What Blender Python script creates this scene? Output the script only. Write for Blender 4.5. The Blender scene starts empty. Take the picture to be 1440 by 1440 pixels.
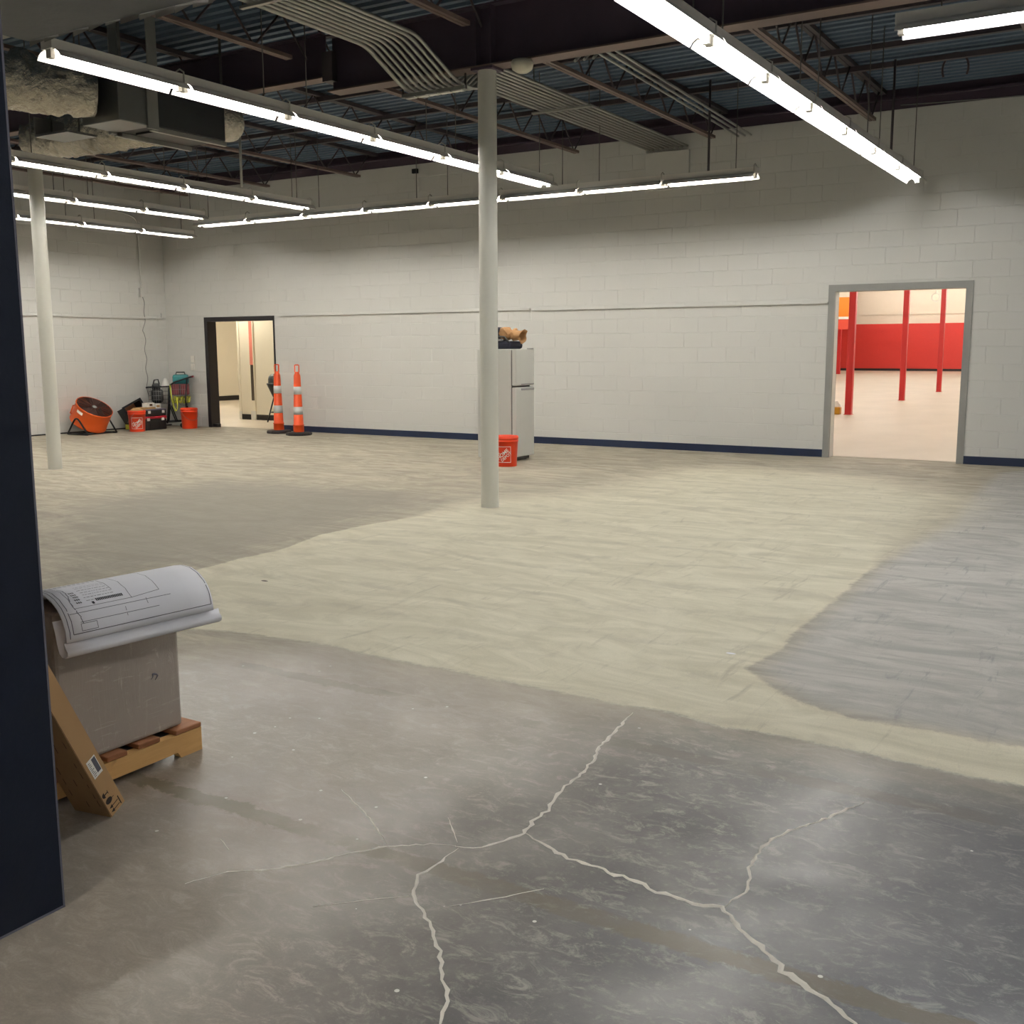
import bpy, bmesh, math, random
import numpy as np
from mathutils import Vector, Matrix
random.seed(7); rng = np.random.default_rng(7)
S = bpy.context.scene
COL = S.collection
PI = math.pi

# ------------------------------------------------------------------ camera
F, YAW, PITCH, ROLL, H = 1496.94, -.545982, -.1524555, -.0036605, 1.42
cy, sy, cp, sp = math.cos(YAW), math.sin(YAW), math.cos(PITCH), math.sin(PITCH)
FW = np.array([sy*cp, cy*cp, sp]); r0 = np.array([cy, -sy, 0.]); u0 = np.cross(r0, FW)
RT = math.cos(ROLL)*r0+math.sin(ROLL)*u0; UP = -math.sin(ROLL)*r0+math.cos(ROLL)*u0
O = np.array([0, 0, H])
def ray(x, y): return RT*(x-720)/F+UP*(720-y)/F+FW
def AZ(x, y, z=0.): d = ray(x, y); return O+d*((z-H)/d[2])      # point of the photograph on the level z
def AY(x, y, Y): d = ray(x, y); return O+d*(Y/d[1])             # ... on the plane at depth Y
def AX(x, y, X): d = ray(x, y); return O+d*(X/d[0])
cam = bpy.data.cameras.new('camera'); cam.sensor_width = 36; cam.lens = F/1440*36
cam.clip_start = .05; cam.clip_end = 200
co = bpy.data.objects.new('camera', cam); COL.objects.link(co)
co.matrix_world = Matrix(((RT[0], UP[0], -FW[0], 0), (RT[1], UP[1], -FW[1], 0), (RT[2], UP[2], -FW[2], H), (0, 0, 0, 1)))
S.camera = co
# ------------------------------------------------------------------ world, exposure
w = bpy.data.worlds.new('world'); S.world = w; w.use_nodes = True
w.node_tree.nodes['Background'].inputs[0].default_value = (.5, .6, .8, 1)
w.node_tree.nodes['Background'].inputs[1].default_value = .02
vs = S.view_settings; vs.view_transform = 'Standard'; vs.look = 'None'; vs.gamma = 1; vs.use_curve_mapping = False
vs.exposure = 0.27
TUBE_E = 62.0            # emission of a lit tube
WARM, NEUTRAL, COOL = (1, .965, .90), (1, .99, .965), (.93, .965, 1)

# ------------------------------------------------------------------ materials
def lin(c):
    return tuple(((v/255+.055)/1.055)**2.4 if v/255 > .04045 else v/255/12.92 for v in c)+(1,)
def newmat(name):
    m = bpy.data.materials.new(name); m.use_nodes = True
    nt = m.node_tree; return m, nt, nt.nodes['Principled BSDF']
def N(nt, t, **k):
    n = nt.nodes.new(t)
    for a, v in k.items():
        if a.startswith('i_'):
            key = a[2:]; key = int(key) if key.isdigit() else key.replace('_', ' ')
            n.inputs[key].default_value = v
        else: setattr(n, a, v)
    return n
def mix(nt, fac, a, b, bt='MIX'):
    n = nt.nodes.new('ShaderNodeMix'); n.data_type = 'RGBA'; n.blend_type = bt
    for i, v in ((0, fac), (6, a), (7, b)):
        if hasattr(v, 'links') or isinstance(v, bpy.types.NodeSocket): nt.links.new(v, n.inputs[i])
        else: n.inputs[i].default_value = v
    return n.outputs[2]
def mth(nt, op, a, b=0., c=None, clamp=False):
    n = nt.nodes.new('ShaderNodeMath'); n.operation = op; n.use_clamp = clamp
    for i, v in enumerate((a, b) if c is None else (a, b, c)):
        if isinstance(v, bpy.types.NodeSocket): nt.links.new(v, n.inputs[i])
        else: n.inputs[i].default_value = v
    return n.outputs[0]
def sstep(nt, v, lo, hi):
    n = nt.nodes.new('ShaderNodeMapRange'); n.interpolation_type = 'SMOOTHSTEP'
    nt.links.new(v, n.inputs[0]); n.inputs[1].default_value = lo; n.inputs[2].default_value = hi
    return n.outputs[0]
def noise(nt, scale, detail=4, rough=.6, vec=None, dist=0.):
    n = N(nt, 'ShaderNodeTexNoise'); n.inputs['Scale'].default_value = scale; n.inputs['Detail'].default_value = detail
    n.inputs['Roughness'].default_value = rough; n.inputs['Distortion'].default_value = dist
    if vec is not None: nt.links.new(vec, n.inputs['Vector'])
    return n.outputs['Fac']
def pos(nt, sx=1, sy_=1, sz=1):
    g = N(nt, 'ShaderNodeNewGeometry'); mp = N(nt, 'ShaderNodeMapping'); mp.inputs['Scale'].default_value = (sx, sy_, sz)
    nt.links.new(g.outputs['Position'], mp.inputs[0]); return mp.outputs[0]
def objc(nt, sx=1, sy_=1, sz=1):
    g = N(nt, 'ShaderNodeTexCoord'); mp = N(nt, 'ShaderNodeMapping'); mp.inputs['Scale'].default_value = (sx, sy_, sz)
    nt.links.new(g.outputs['Object'], mp.inputs[0]); return mp.outputs[0]
def M(name, rgb, rough=.5, metal=0., var=.12, scale=6., bump=0., bscale=60., spec=.5, stretch=(1, 1, 1)):
    m, nt, b = newmat(name); c = lin(rgb)
    v = noise(nt, scale, 4, .6, objc(nt, *stretch))
    nt.links.new(mix(nt, v, tuple(x*(1-var) for x in c[:3])+(1,), tuple(min(1, x*(1+var)) for x in c[:3])+(1,)), b.inputs['Base Color'])
    b.inputs['Roughness'].default_value = rough; b.inputs['Metallic'].default_value = metal
    b.inputs['Specular IOR Level'].default_value = spec
    if bump:
        bp = N(nt, 'ShaderNodeBump'); bp.inputs['Strength'].default_value = bump; bp.inputs['Distance'].default_value = .01
        nt.links.new(noise(nt, bscale, 3, .6, objc(nt)), bp.inputs['Height']); nt.links.new(bp.outputs[0], b.inputs['Normal'])
    return m
def Emat(name, col, e):
    m, nt, b = newmat(name)
    b.inputs['Base Color'].default_value = col+(1,); b.inputs['Emission Color'].default_value = col+(1,); b.inputs['Emission Strength'].default_value = e
    return m

def wall_paint(name, rgb):
    m, nt, b = newmat(name); c = lin(rgb); p = pos(nt)
    v = noise(nt, .7, 5, .65, p); v2 = noise(nt, 9, 4, .7, p)
    k = mix(nt, v, tuple(x*.93 for x in c[:3])+(1,), c)
    k = mix(nt, mth(nt, 'MULTIPLY', sstep(nt, v2, .62, .8), .35), k, lin((rgb[0]-30, rgb[1]-32, rgb[2]-36)))
    nt.links.new(k, b.inputs['Base Color']); b.inputs['Roughness'].default_value = .55; b.inputs['Specular IOR Level'].default_value = .3
    bp = N(nt, 'ShaderNodeBump'); bp.inputs['Strength'].default_value = .25; bp.inputs['Distance'].default_value = .004
    nt.links.new(noise(nt, 70, 4, .7, p), bp.inputs['Height']); nt.links.new(bp.outputs[0], b.inputs['Normal'])
    return m

def floor_mat():
    m, nt, b = newmat('concrete floor'); p = pos(nt)
    def at(n): a = N(nt, 'ShaderNodeAttribute'); a.attribute_name = n; return a.outputs['Fac']
    big = noise(nt, .55, 5, .6, p); mid = noise(nt, 3.2, 6, .68, p, .4); fine = noise(nt, 26, 5, .75, p); grit = noise(nt, 160, 2, .6, p)
    drag = noise(nt, 2.2, 7, .7, pos(nt, .6, 1.7, 1), 1.8); drag2 = noise(nt, 4.5, 6, .7, pos(nt, 2.4, .35, 1), 1.4)
    sepx = N(nt, 'ShaderNodeSeparateXYZ'); nt.links.new(p, sepx.inputs[0]); X, Y = sepx.outputs[0], sepx.outputs[1]
    # bare slab: blue grey in front, sandier towards the back
    mc = sstep(nt, mid, .34, .68); bc = sstep(nt, big, .36, .64)
    blot = noise(nt, 11, 6, .8, pos(nt, .8, 1.5, 1), .8)
    a = mix(nt, mc, lin((60, 58, 56)), lin((100, 97, 92)))
    a = mix(nt, mth(nt, 'MULTIPLY', bc, .5), a, lin((70, 70, 70)))
    a = mix(nt, mth(nt, 'MULTIPLY', sstep(nt, blot, .5, .66), .75), a, lin((142, 138, 131)))
    a = mix(nt, mth(nt, 'MULTIPLY', sstep(nt, fine, .5, .72), .45), a, lin((142, 138, 131)))
    a = mix(nt, mth(nt, 'MULTIPLY', mth(nt, 'SUBTRACT', 1., sstep(nt, fine, .28, .44)), .45), a, lin((50, 48, 46)))
    a = mix(nt, mth(nt, 'MULTIPLY', sstep(nt, mth(nt, 'ADD', X, mth(nt, 'MULTIPLY', big, 1.2)), -.9, .4), .35), a, lin((96, 100, 110)))
    warm = mth(nt, 'MULTIPLY', sstep(nt, mth(nt, 'SUBTRACT', mth(nt, 'MULTIPLY', big, 1.5), X), 1.9, 2.9), .75)
    a = mix(nt, warm, a, mix(nt, blot, lin((112, 104, 95)), lin((178, 167, 153))))
    bk = mix(nt, sstep(nt, drag, .32, .7), lin((150, 143, 128)), lin((188, 180, 162)))
    bk = mix(nt, mth(nt, 'MULTIPLY', sstep(nt, mid, .5, .75), .35), bk, lin((140, 133, 120)))
    back = sstep(nt, mth(nt, 'ADD', mth(nt, 'ADD', Y, mth(nt, 'MULTIPLY', mth(nt, 'MAXIMUM', 0., mth(nt, 'SUBTRACT', -3.3, X)), .8)), mth(nt, 'MULTIPLY', mth(nt, 'SUBTRACT', mid, .5), .5)), 3.2, 4.2)
    a = mix(nt, back, a, bk)
    dk = sstep(nt, mth(nt, 'ADD', at('d_dark'), mth(nt, 'MULTIPLY', mth(nt, 'SUBTRACT', drag2, .5), 1.6)), -.35, .75)
    a = mix(nt, mth(nt, 'MULTIPLY', dk, .8), a, mix(nt, drag2, lin((126, 122, 114)), lin((146, 141, 130))))
    # worn grey field on the right
    gr = sstep(nt, mth(nt, 'ADD', at('d_gray'), mth(nt, 'MULTIPLY', mth(nt, 'SUBTRACT', fine, .5), .10)), -.06, .14)
    g = mix(nt, sstep(nt, drag, .32, .7), lin((164, 162, 157)), lin((196, 193, 187)))
    g = mix(nt, mth(nt, 'MULTIPLY', sstep(nt, drag2, .56, .70), .55), g, lin((132, 132, 134)))
    a = mix(nt, gr, a, g)
    # pale levelling compound
    wob = mth(nt, 'ADD', mth(nt, 'MULTIPLY', mth(nt, 'SUBTRACT', mid, .5), .10), mth(nt, 'MULTIPLY', mth(nt, 'SUBTRACT', fine, .5), .05))
    soft = mth(nt, 'ADD', .03, mth(nt, 'MULTIPLY', sstep(nt, Y, 6.8, 9.5), .9))
    pt = sstep(nt, mth(nt, 'DIVIDE', mth(nt, 'ADD', at('d_patch'), mth(nt, 'MULTIPLY', wob, mth(nt, 'ADD', 1., mth(nt, 'MULTIPLY', soft, 6.)))), soft), -.5, .7)
    q = mix(nt, sstep(nt, drag, .3, .72), lin((200, 194, 172)), lin((224, 218, 197)))
    arc = N(nt, 'ShaderNodeTexWave'); arc.wave_type = 'RINGS'; arc.inputs['Scale'].default_value = .55; arc.inputs['Distortion'].default_value = 9; arc.inputs['Detail'].default_value = 4; arc.inputs['Detail Scale'].default_value = .9; nt.links.new(p, arc.inputs['Vector'])
    q = mix(nt, mth(nt, 'MULTIPLY', mth(nt, 'MULTIPLY', sstep(nt, arc.outputs['Fac'], .8, 1.), sstep(nt, mid, .42, .6)), .3), q, lin((164, 158, 142)))
    q = mix(nt, mth(nt, 'MULTIPLY', sstep(nt, drag2, .55, .75), .6), q, lin((166, 160, 143)))
    q = mix(nt, mth(nt, 'MULTIPLY', sstep(nt, mid, .6, .75), .3), q, lin((172, 166, 150)))
    a = mix(nt, pt, a, q)
    # two old adhesive lines across the slab
    for y0, wd, c, k in ((3.37, .075, (80, 73, 58), .55), (2.245, .07, (84, 75, 52), .75)):
        d = mth(nt, 'ABSOLUTE', mth(nt, 'SUBTRACT', mth(nt, 'ADD', Y, mth(nt, 'MULTIPLY', mth(nt, 'SUBTRACT', fine, .5), .04)), y0))
        bm_ = mth(nt, 'SUBTRACT', 1., sstep(nt, mth(nt, 'ADD', d, mth(nt, 'MULTIPLY', mth(nt, 'SUBTRACT', blot, .5), .09)), wd*.4, wd*.6))
        bm_ = mth(nt, 'MULTIPLY', bm_, mth(nt, 'MULTIPLY', sstep(nt, noise(nt, 1.7, 3, .6, p), .36, .56), k))
        bm_ = mth(nt, 'MULTIPLY', bm_, mth(nt, 'SUBTRACT', 1., pt))
        a = mix(nt, bm_, a, lin(c))
    # paint specks and scuffs
    vo = N(nt, 'ShaderNodeTexVoronoi'); vo.inputs['Scale'].default_value = 9; nt.links.new(p, vo.inputs['Vector'])
    sc = mth(nt, 'MULTIPLY', mth(nt, 'LESS_THAN', vo.outputs['Distance'], .055), mth(nt, 'GREATER_THAN', N_col(nt, vo), .62))
    sc = mth(nt, 'MULTIPLY', sc, mth(nt, 'SUBTRACT', 1., back))
    a = mix(nt, mth(nt, 'MULTIPLY', sc, .8), a, lin((215, 213, 206)))
    scf = noise(nt, 7, 3, .9, pos(nt, .5, 4, 1), 2.5)
    a = mix(nt, mth(nt, 'MULTIPLY', sstep(nt, scf, .68, .75), .35), a, lin((190, 187, 178)))
    a = mix(nt, mth(nt, 'MULTIPLY', mth(nt, 'SUBTRACT', grit, .35), .35), a, lin((70, 68, 64)))
    nt.links.new(a, b.inputs['Base Color'])
    b.inputs['Coat Roughness'].default_value = .26
    nt.links.new(mth(nt, 'MULTIPLY', mth(nt, 'SUBTRACT', 1., mth(nt, 'MAXIMUM', back, pt)), mth(nt, 'ADD', .18, mth(nt, 'MULTIPLY', mc, .4))), b.inputs['Coat Weight'])
    rg = mth(nt, 'ADD', .34, mth(nt, 'MULTIPLY', fine, .22))
    rg = mth(nt, 'ADD', rg, mth(nt, 'MULTIPLY', mth(nt, 'MAXIMUM', back, pt), .3))
    nt.links.new(rg, b.inputs['Roughness']); b.inputs['Specular IOR Level'].default_value = .3
    bp = N(nt, 'ShaderNodeBump'); bp.inputs['Strength'].default_value = .2; bp.inputs['Distance'].default_value = .004
    nt.links.new(mth(nt, 'ADD', mth(nt, 'MULTIPLY', fine, .7), mth(nt, 'MULTIPLY', grit, .3)), bp.inputs['Height']); nt.links.new(bp.outputs[0], b.inputs['Normal'])
    return m
def N_col(nt, vo):
    s = N(nt, 'ShaderNodeSeparateColor'); nt.links.new(vo.outputs['Color'], s.inputs[0]); return s.outputs[0]

def foil_mat():
    m, nt, b = newmat('foil insulation'); p = pos(nt)
    b.inputs['Base Color'].default_value = lin((206, 200, 186)); b.inputs['Metallic'].default_value = .9; b.inputs['Roughness'].default_value = .27
    bp = N(nt, 'ShaderNodeBump'); bp.inputs['Strength'].default_value = .8; bp.inputs['Distance'].default_value = .03
    nt.links.new(noise(nt, 14, 5, .65, p, 1.5), bp.inputs['Height']); nt.links.new(bp.outputs[0], b.inputs['Normal'])
    return m
def wrap_mat():
    m, nt, b = newmat('shrink wrapped carton'); p = pos(nt)
    v = noise(nt, 5, 4, .6, p); k = mix(nt, v, lin((150, 140, 131)), lin((174, 164, 154)))
    s = noise(nt, 5, 5, .8, pos(nt, 5, 5, .7), 1.2); k = mix(nt, mth(nt, 'MULTIPLY', sstep(nt, s, .58, .7), .5), k, lin((212, 206, 198)))
    s2 = noise(nt, 3, 4, .7, pos(nt, 2, 2.2, 16), 1.5); k = mix(nt, mth(nt, 'MULTIPLY', sstep(nt, s2, .58, .7), .4), k, lin((208, 202, 194)))
    nt.links.new(k, b.inputs['Base Color']); b.inputs['Roughness'].default_value = .3; b.inputs['Coat Weight'].default_value = .3; b.inputs['Coat Roughness'].default_value = .26
    bp = N(nt, 'ShaderNodeBump'); bp.inputs['Strength'].default_value = .25; bp.inputs['Distance'].default_value = .01
    nt.links.new(s, bp.inputs['Height']); nt.links.new(bp.outputs[0], b.inputs['Normal'])
    return m
def wood_mat(name, a, c):
    m, nt, b = newmat(name); v = noise(nt, 7, 5, .65, objc(nt, 9, .8, 9), .8)
    k = mix(nt, v, lin(a), lin(c)); kn = noise(nt, 9, 2, .5, objc(nt))
    k = mix(nt, mth(nt, 'MULTIPLY', sstep(nt, kn, .72, .8), .7), k, lin((96, 62, 34)))
    nt.links.new(k, b.inputs['Base Color']); b.inputs['Roughness'].default_value = .65
    return m

white = wall_paint('white painted block', (220, 219, 214))
MT = dict(
    white=white, film=M('stretch film', (184, 176, 166), .25, var=.1), floor=floor_mat(), foil=foil_mat(), wrap=wrap_mat(),
    cream=wall_paint('cream drywall paint', (232, 222, 200)), storewhite=wall_paint('store white paint', (228, 216, 198)),
    red=M('red wall paint', (205, 52, 44), .5, var=.05), redcol=M('red column enamel', (200, 44, 44), .4, var=.06),
    lightred=M('light red fascia', (232, 84, 62), .5, var=.05), orangew=M('orange fascia', (244, 140, 36), .5, var=.05),
    navy=M('navy wall paint', (10, 19, 36), .6, var=.3, scale=3, bump=.15, bscale=40, spec=.3), base=M('navy vinyl baseboard', (22, 36, 66), .45, var=.15),
    blackbase=M('black vinyl baseboard', (26, 23, 24), .5), blackframe=M('black door frame paint', (30, 26, 30), .4, var=.2),
    greyframe=M('grey steel door frame', (150, 150, 146), .4, .1, var=.06), colw=M('white column paint', (214, 213, 203), .4, var=.05, bump=.05),
    deck=M('dark deck paint', (84, 102, 122), .6, .0, var=.15, scale=2), maroon=M('maroon primed steel', (82, 68, 82), .55, .1, var=.2, scale=3),
    jsteel=M('dark joist steel', (74, 66, 70), .55, .1, var=.25), flange=M('primer brown steel', (118, 100, 94), .55, .1, var=.2),
    conduit=M('galvanised conduit', (170, 170, 164), .38, .55, var=.1), sheet=M('galvanised duct sheet', (140, 142, 140), .35, .7, var=.15, scale=3),
    darkduct=M('dark unit casing', (52, 54, 56), .5, .2, var=.15), fixture=M('white enamel fixture', (236, 232, 224), .45, var=.05),
    socket=M('white lamp socket', (200, 196, 188), .4), rod=M('steel hanger rod', (96, 94, 92), .4, .5), soffit=M('dark grey soffit', (128, 129, 130), .75, var=.2, scale=4, bump=.3, bscale=20),
    fringe=M('pale torn insulation', (176, 172, 164), .8, var=.2), fridge=M('white fridge enamel', (206, 206, 200), .35, var=.02), gasket=M('grey door gasket', (92, 90, 86), .6),
    blk=M('black plastic', (22, 23, 26), .42, var=.3), blkmetal=M('black steel tube', (24, 26, 32), .4, .3), navybag=M('navy canvas', (20, 24, 44), .7, var=.4, bump=.4, bscale=50),
    paperbag=M('brown kraft paper', (170, 128, 84), .75, var=.25, bump=.5, bscale=18), orange=M('orange bucket plastic', (236, 66, 24), .4, var=.05),
    wht=M('white print', (240, 238, 232), .5, var=.02), paper=M('drawing paper', (232, 232, 238), .6, var=.02, scale=2), ink=M('grey drawing ink', (92, 92, 104), .7), ink2=M('dark drawing ink', (44, 44, 54), .7),
    card=M('corrugated cardboard', (178, 142, 98), .75, var=.08, stretch=(3, 3, .6)), cardink=M('black carton print', (34, 24, 20), .7), brownink=M('brown carton print', (96, 62, 34), .75),
    pine=wood_mat('pine stringer', (200, 152, 90), (228, 184, 120)), deckwood=wood_mat('brown deck board', (128, 80, 48), (164, 110, 70)),
    coneo=M('orange delineator plastic', (226, 78, 20), .45, var=.06), conew=M('reflective white band', (206, 208, 206), .3, var=.05), rubber=M('black rubber', (38, 32, 32), .7),
    fano=M('orange fan drum', (226, 92, 26), .4, var=.08), grille=M('brown wire grille', (70, 40, 32), .5, .3), teal=M('teal case', (34, 118, 122), .5), maroonbox=M('maroon box', (120, 36, 44), .5),
    yellow=M('yellow green rope', (196, 200, 72), .7, var=.2), tan=M('tan board', (178, 140, 92), .75), redband=M('red trim plastic', (170, 30, 48), .45), greyp=M('grey plastic', (150, 150, 150), .5),
    chrome=M('pale wire', (140, 140, 138), .4, .6), lilac=M('lilac lid', (108, 100, 122), .5), filler=M('pale crack filler', (216, 211, 200), .8, var=.12, scale=20, bump=.3, bscale=150),
    tubew=Emat('warm lit tube', WARM, TUBE_E), tuben=Emat('neutral lit tube', NEUTRAL, TUBE_E), tubeb=Emat('bright fill tube', WARM, 95.), tubec=Emat('cool lit tube', COOL, TUBE_E), tubes=Emat('store lit tube', (1, .94, .87), 58.), sidet=Emat('added side room tube', (1, .95, .84), 200.),
    screenblk=M('smoky black back', (60, 66, 66), .5), amber=M('amber jug', (206, 150, 40), .4), pinkspill=M('painted red light spill', (222, 130, 112), .5), darkpost=M('dark bare post', (74, 62, 48), .6), storefloor=None, strobe=M('ivory plastic', (212, 206, 186), .4))

# ------------------------------------------------------------------ mesh helpers
class MB:
    def __init__(s): s.v = []; s.f = []; s.sm = []
    def add(s, vs, fs, smooth=False):
        o = len(s.v); s.v += [tuple(float(c) for c in p) for p in vs]
        s.f += [tuple(i+o for i in f) for f in fs]; s.sm += [smooth]*len(fs); return s
    def box(s, lo, hi, rot=None, c=None):
        x0, y0, z0 = lo; x1, y1, z1 = hi
        vs = [(x0, y0, z0), (x1, y0, z0), (x1, y1, z0), (x0, y1, z0), (x0, y0, z1), (x1, y0, z1), (x1, y1, z1), (x0, y1, z1)]
        if rot is not None: vs = [tuple(rot @ Vector(p)+(Vector(c) if c else Vector())) for p in vs]
        return s.add(vs, [(0, 3, 2, 1), (4, 5, 6, 7), (0, 1, 5, 4), (1, 2, 6, 5), (2, 3, 7, 6), (3, 0, 4, 7)])
    def cbox(s, lo, hi, b=.01, rot=None, c=None):      # box with bevelled edges
        bm = bmesh.new(); bmesh.ops.create_cube(bm, size=1)
        d = [hi[i]-lo[i] for i in range(3)]; m = [(hi[i]+lo[i])/2 for i in range(3)]
        for v in bm.verts: v.co = Vector([v.co[i]*d[i]+m[i] for i in range(3)])
        bmesh.ops.bevel(bm, geom=bm.edges[:], offset=min(b, min(d)*.45), segments=2, profile=.5, affect='EDGES')
        bm.verts.index_update(); vs = [v.co.copy() for v in bm.verts]
        if rot is not None: vs = [rot @ p+(Vector(c) if c else Vector()) for p in vs]
        s.add(vs, [[v.index for v in f.verts] for f in bm.faces]); bm.free(); return s
    def tube(s, pts, r, n=8, closed=False, caps=True):
        P = [Vector(p) for p in pts]; k = len(P); rs = r if isinstance(r, (list, tuple)) else [r]*k
        T = []
        for i in range(k):
            a = P[(i-1) % k] if (closed or i > 0) else P[i]; b = P[(i+1) % k] if (closed or i < k-1) else P[i]
            t = (b-a); T.append(t.normalized() if t.length > 1e-9 else Vector((0, 0, 1)))
        ref = Vector((0, 0, 1)) if abs(T[0].z) < .9 else Vector((1, 0, 0))
        u = T[0].cross(ref).normalized(); vs = []
        for i in range(k):
            u = (u-T[i]*u.dot(T[i])).normalized(); v = T[i].cross(u)
            for j in range(n):
                an = 2*PI*j/n; vs.append(P[i]+(u*math.cos(an)+v*math.sin(an))*rs[i])
        fs = []
        for i in range(k if closed else k-1):
            a = i*n; b = ((i+1) % k)*n
            for j in range(n): fs.append((a+j, a+(j+1) % n, b+(j+1) % n, b+j))
        s.add(vs, fs, True)
        if caps and not closed: s.add(vs[:n], [tuple(range(n-1, -1, -1))]); s.add(vs[-n:], [tuple(range(n))])
        return s
    def bar(s, a, b, w, h):      # rectangular bar from a to b
        a, b = Vector(a), Vector(b); t = (b-a).normalized(); ref = Vector((0, 0, 1)) if abs(t.z) < .9 else Vector((1, 0, 0))
        u = t.cross(ref).normalized()*w/2; v = u.cross(t).normalized()*h/2
        vs = [a-u-v, a+u-v, a+u+v, a-u+v, b-u-v, b+u-v, b+u+v, b-u+v]
        return s.add(vs, [(0, 1, 2, 3), (7, 6, 5, 4), (0, 4, 5, 1), (1, 5, 6, 2), (2, 6, 7, 3), (3, 7, 4, 0)])
    def lathe(s, prof, n=24, c=(0, 0, 0), rot=None, smooth=True):
        vs = []
        for (r, z) in prof:
            for j in range(n):
                a = 2*PI*j/n; p = Vector((r*math.cos(a), r*math.sin(a), z))
                vs.append((rot @ p if rot is not None else p)+Vector(c))
        fs = []
        for i in range(len(prof)-1):
            for j in range(n): fs.append((i*n+j, i*n+(j+1) % n, (i+1)*n+(j+1) % n, (i+1)*n+j))
        return s.add(vs, fs, smooth)
    def extrude(s, prof, axis, a, b, closed=True, smooth=False):  # profile pts (p,q) swept along axis ('x' or 'y')
        n = len(prof)
        def P(t, p, q): return (t, p, q) if axis == 'x' else (p, t, q)
        vs = [P(a, *pq) for pq in prof]+[P(b, *pq) for pq in prof]
        fs = [(i, (i+1) % n, n+(i+1) % n, n+i) for i in range(n if closed else n-1)]
        s.add(vs, fs, smooth)
        if closed: s.add(vs, [tuple(range(n-1, -1, -1)), tuple(range(n, 2*n))])
        return s
    def mesh(s, name, m):
        me = bpy.data.meshes.new(name); me.from_pydata(s.v, [], s.f)
        me.polygons.foreach_set('use_smooth', s.sm); me.materials.append(m); 
        bm = bmesh.new(); bm.from_mesh(me); bmesh.ops.remove_doubles(bm, verts=bm.verts[:], dist=1e-6)
        bmesh.ops.recalc_face_normals(bm, faces=bm.faces[:]); bm.to_mesh(me); bm.free(); me.update()
        return me
    def build(s, name, m, parent=None, loc=(0, 0, 0)):
        o = bpy.data.objects.new(name, s.mesh(name, m)); COL.objects.link(o); o.location = loc
        if parent: o.parent = parent
        return o
def thing(name, label, cat, loc=(0, 0, 0), rz=0., group=None):
    o = bpy.data.objects.new(name, None); COL.objects.link(o); o.location = loc; o.rotation_euler = (0, 0, rz); o.empty_display_size = .1
    return tag(o, label, cat, group)
def tag(o, label, cat, group=None):
    o['label'] = label; o['category'] = cat
    if group: o['group'] = group
    return o
def struct(o): o['kind'] = 'structure'; return o
def stuff(o): o['kind'] = 'stuff'; return o
def dup(root, loc, label=None, rz=None):
    r = root.copy(); COL.objects.link(r); r.location = loc
    if rz is not None: r.rotation_euler = (0, 0, rz)
    if label: r['label'] = label
    for ch in list(root.children):
        c = ch.copy(); COL.objects.link(c); c.parent = r
        for g in list(ch.children):
            d = g.copy(); COL.objects.link(d); d.parent = c
    return r
ORD = ['first', 'second', 'third', 'fourth', 'fifth', 'sixth', 'seventh', 'eighth', 'ninth', 'tenth', 'eleventh', 'twelfth']

# ------------------------------------------------------------------ dimensions of the place
YW, XL, XR, YB = 13.97, -16.06, 5.0, -4.0      # back wall face, left wall face, right wall, wall behind the camera
WT = .19; WH = 4.267; DECK = 4.50
DL = (-14.99, -13.335, 1.94); DR = (-3.67, -2.08, 2.14)   # door openings (x0, x1, head)

# ------------------------------------------------------------------ floor with stain outlines as distance fields
def sdf(P, poly):
    poly = np.array(poly); d2 = np.full(len(P), 1e9); inside = np.zeros(len(P), bool)
    for i in range(len(poly)):
        a, b = poly[i], poly[(i+1) % len(poly)]; e = b-a; wv = P-a
        t = np.clip((wv@e)/(e@e+1e-12), 0, 1); d2 = np.minimum(d2, ((wv-t[:, None]*e)**2).sum(1))
        c = (a[1] > P[:, 1]) != (b[1] > P[:, 1])
        xi = a[0]+(P[:, 1]-a[1])*(e[0])/(e[1] if abs(e[1]) > 1e-12 else 1e-12); inside ^= c & (P[:, 0] < xi)
    return np.sqrt(d2)*np.where(inside, 1, -1)
FP = lambda pts: [tuple(AZ(x, y)[:2]) for x, y in pts]
patch_px = [(235, 850), (257, 806), (320, 790), (395, 772), (450, 752), (520, 737), (590, 725), (645, 707), (690, 700), (800, 692), (850, 680), (905, 668), (930, 660), (1000, 656), (1100, 659), (1250, 672), (1362, 699), (1368, 712), (1330, 735), (1275, 765), (1225, 800), (1180, 840), (1140, 870), (1095, 915), (1055, 938), (1085, 965), (1130, 990), (1200, 1010), (1300, 1025), (1395, 1045), (1440, 1050), (1500, 1060), (1500, 1125), (1440, 1108), (1300, 1078), (1150, 1045), (1020, 1022), (930, 1000), (880, 992), (780, 972), (640, 945), (550, 927), (450, 905), (380, 895), (320, 888), (265, 884)]
gray_px = [(1362, 699), (1330, 735), (1275, 765), (1225, 800), (1180, 840), (1140, 870), (1095, 915), (1055, 938), (1085, 965), (1130, 990), (1200, 1010), (1300, 1025), (1395, 1045), (1500, 1055), (1900, 1060), (1900, 720), (1500, 655), (1400, 665)]
dark_px = [(250, 812), (257, 806), (395, 772), (520, 737), (640, 708), (610, 690), (480, 683), (320, 672), (200, 688), (55, 720), (40, 900), (235, 870)]
gx = np.unique(np.concatenate([np.arange(XL-.1, -5, .1), np.arange(-5, 1.6, .05), np.arange(1.6, XR+.21, .2)]))
gy = np.unique(np.concatenate([np.arange(YB-.1, 1, .2), np.arange(1, 6, .05), np.arange(6, YW+WT+.05, .1)]))
GX, GY = np.meshgrid(gx, gy); P2 = np.stack([GX.ravel(), GY.ravel()], 1); nx = len(gx); ny = len(gy)
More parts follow.
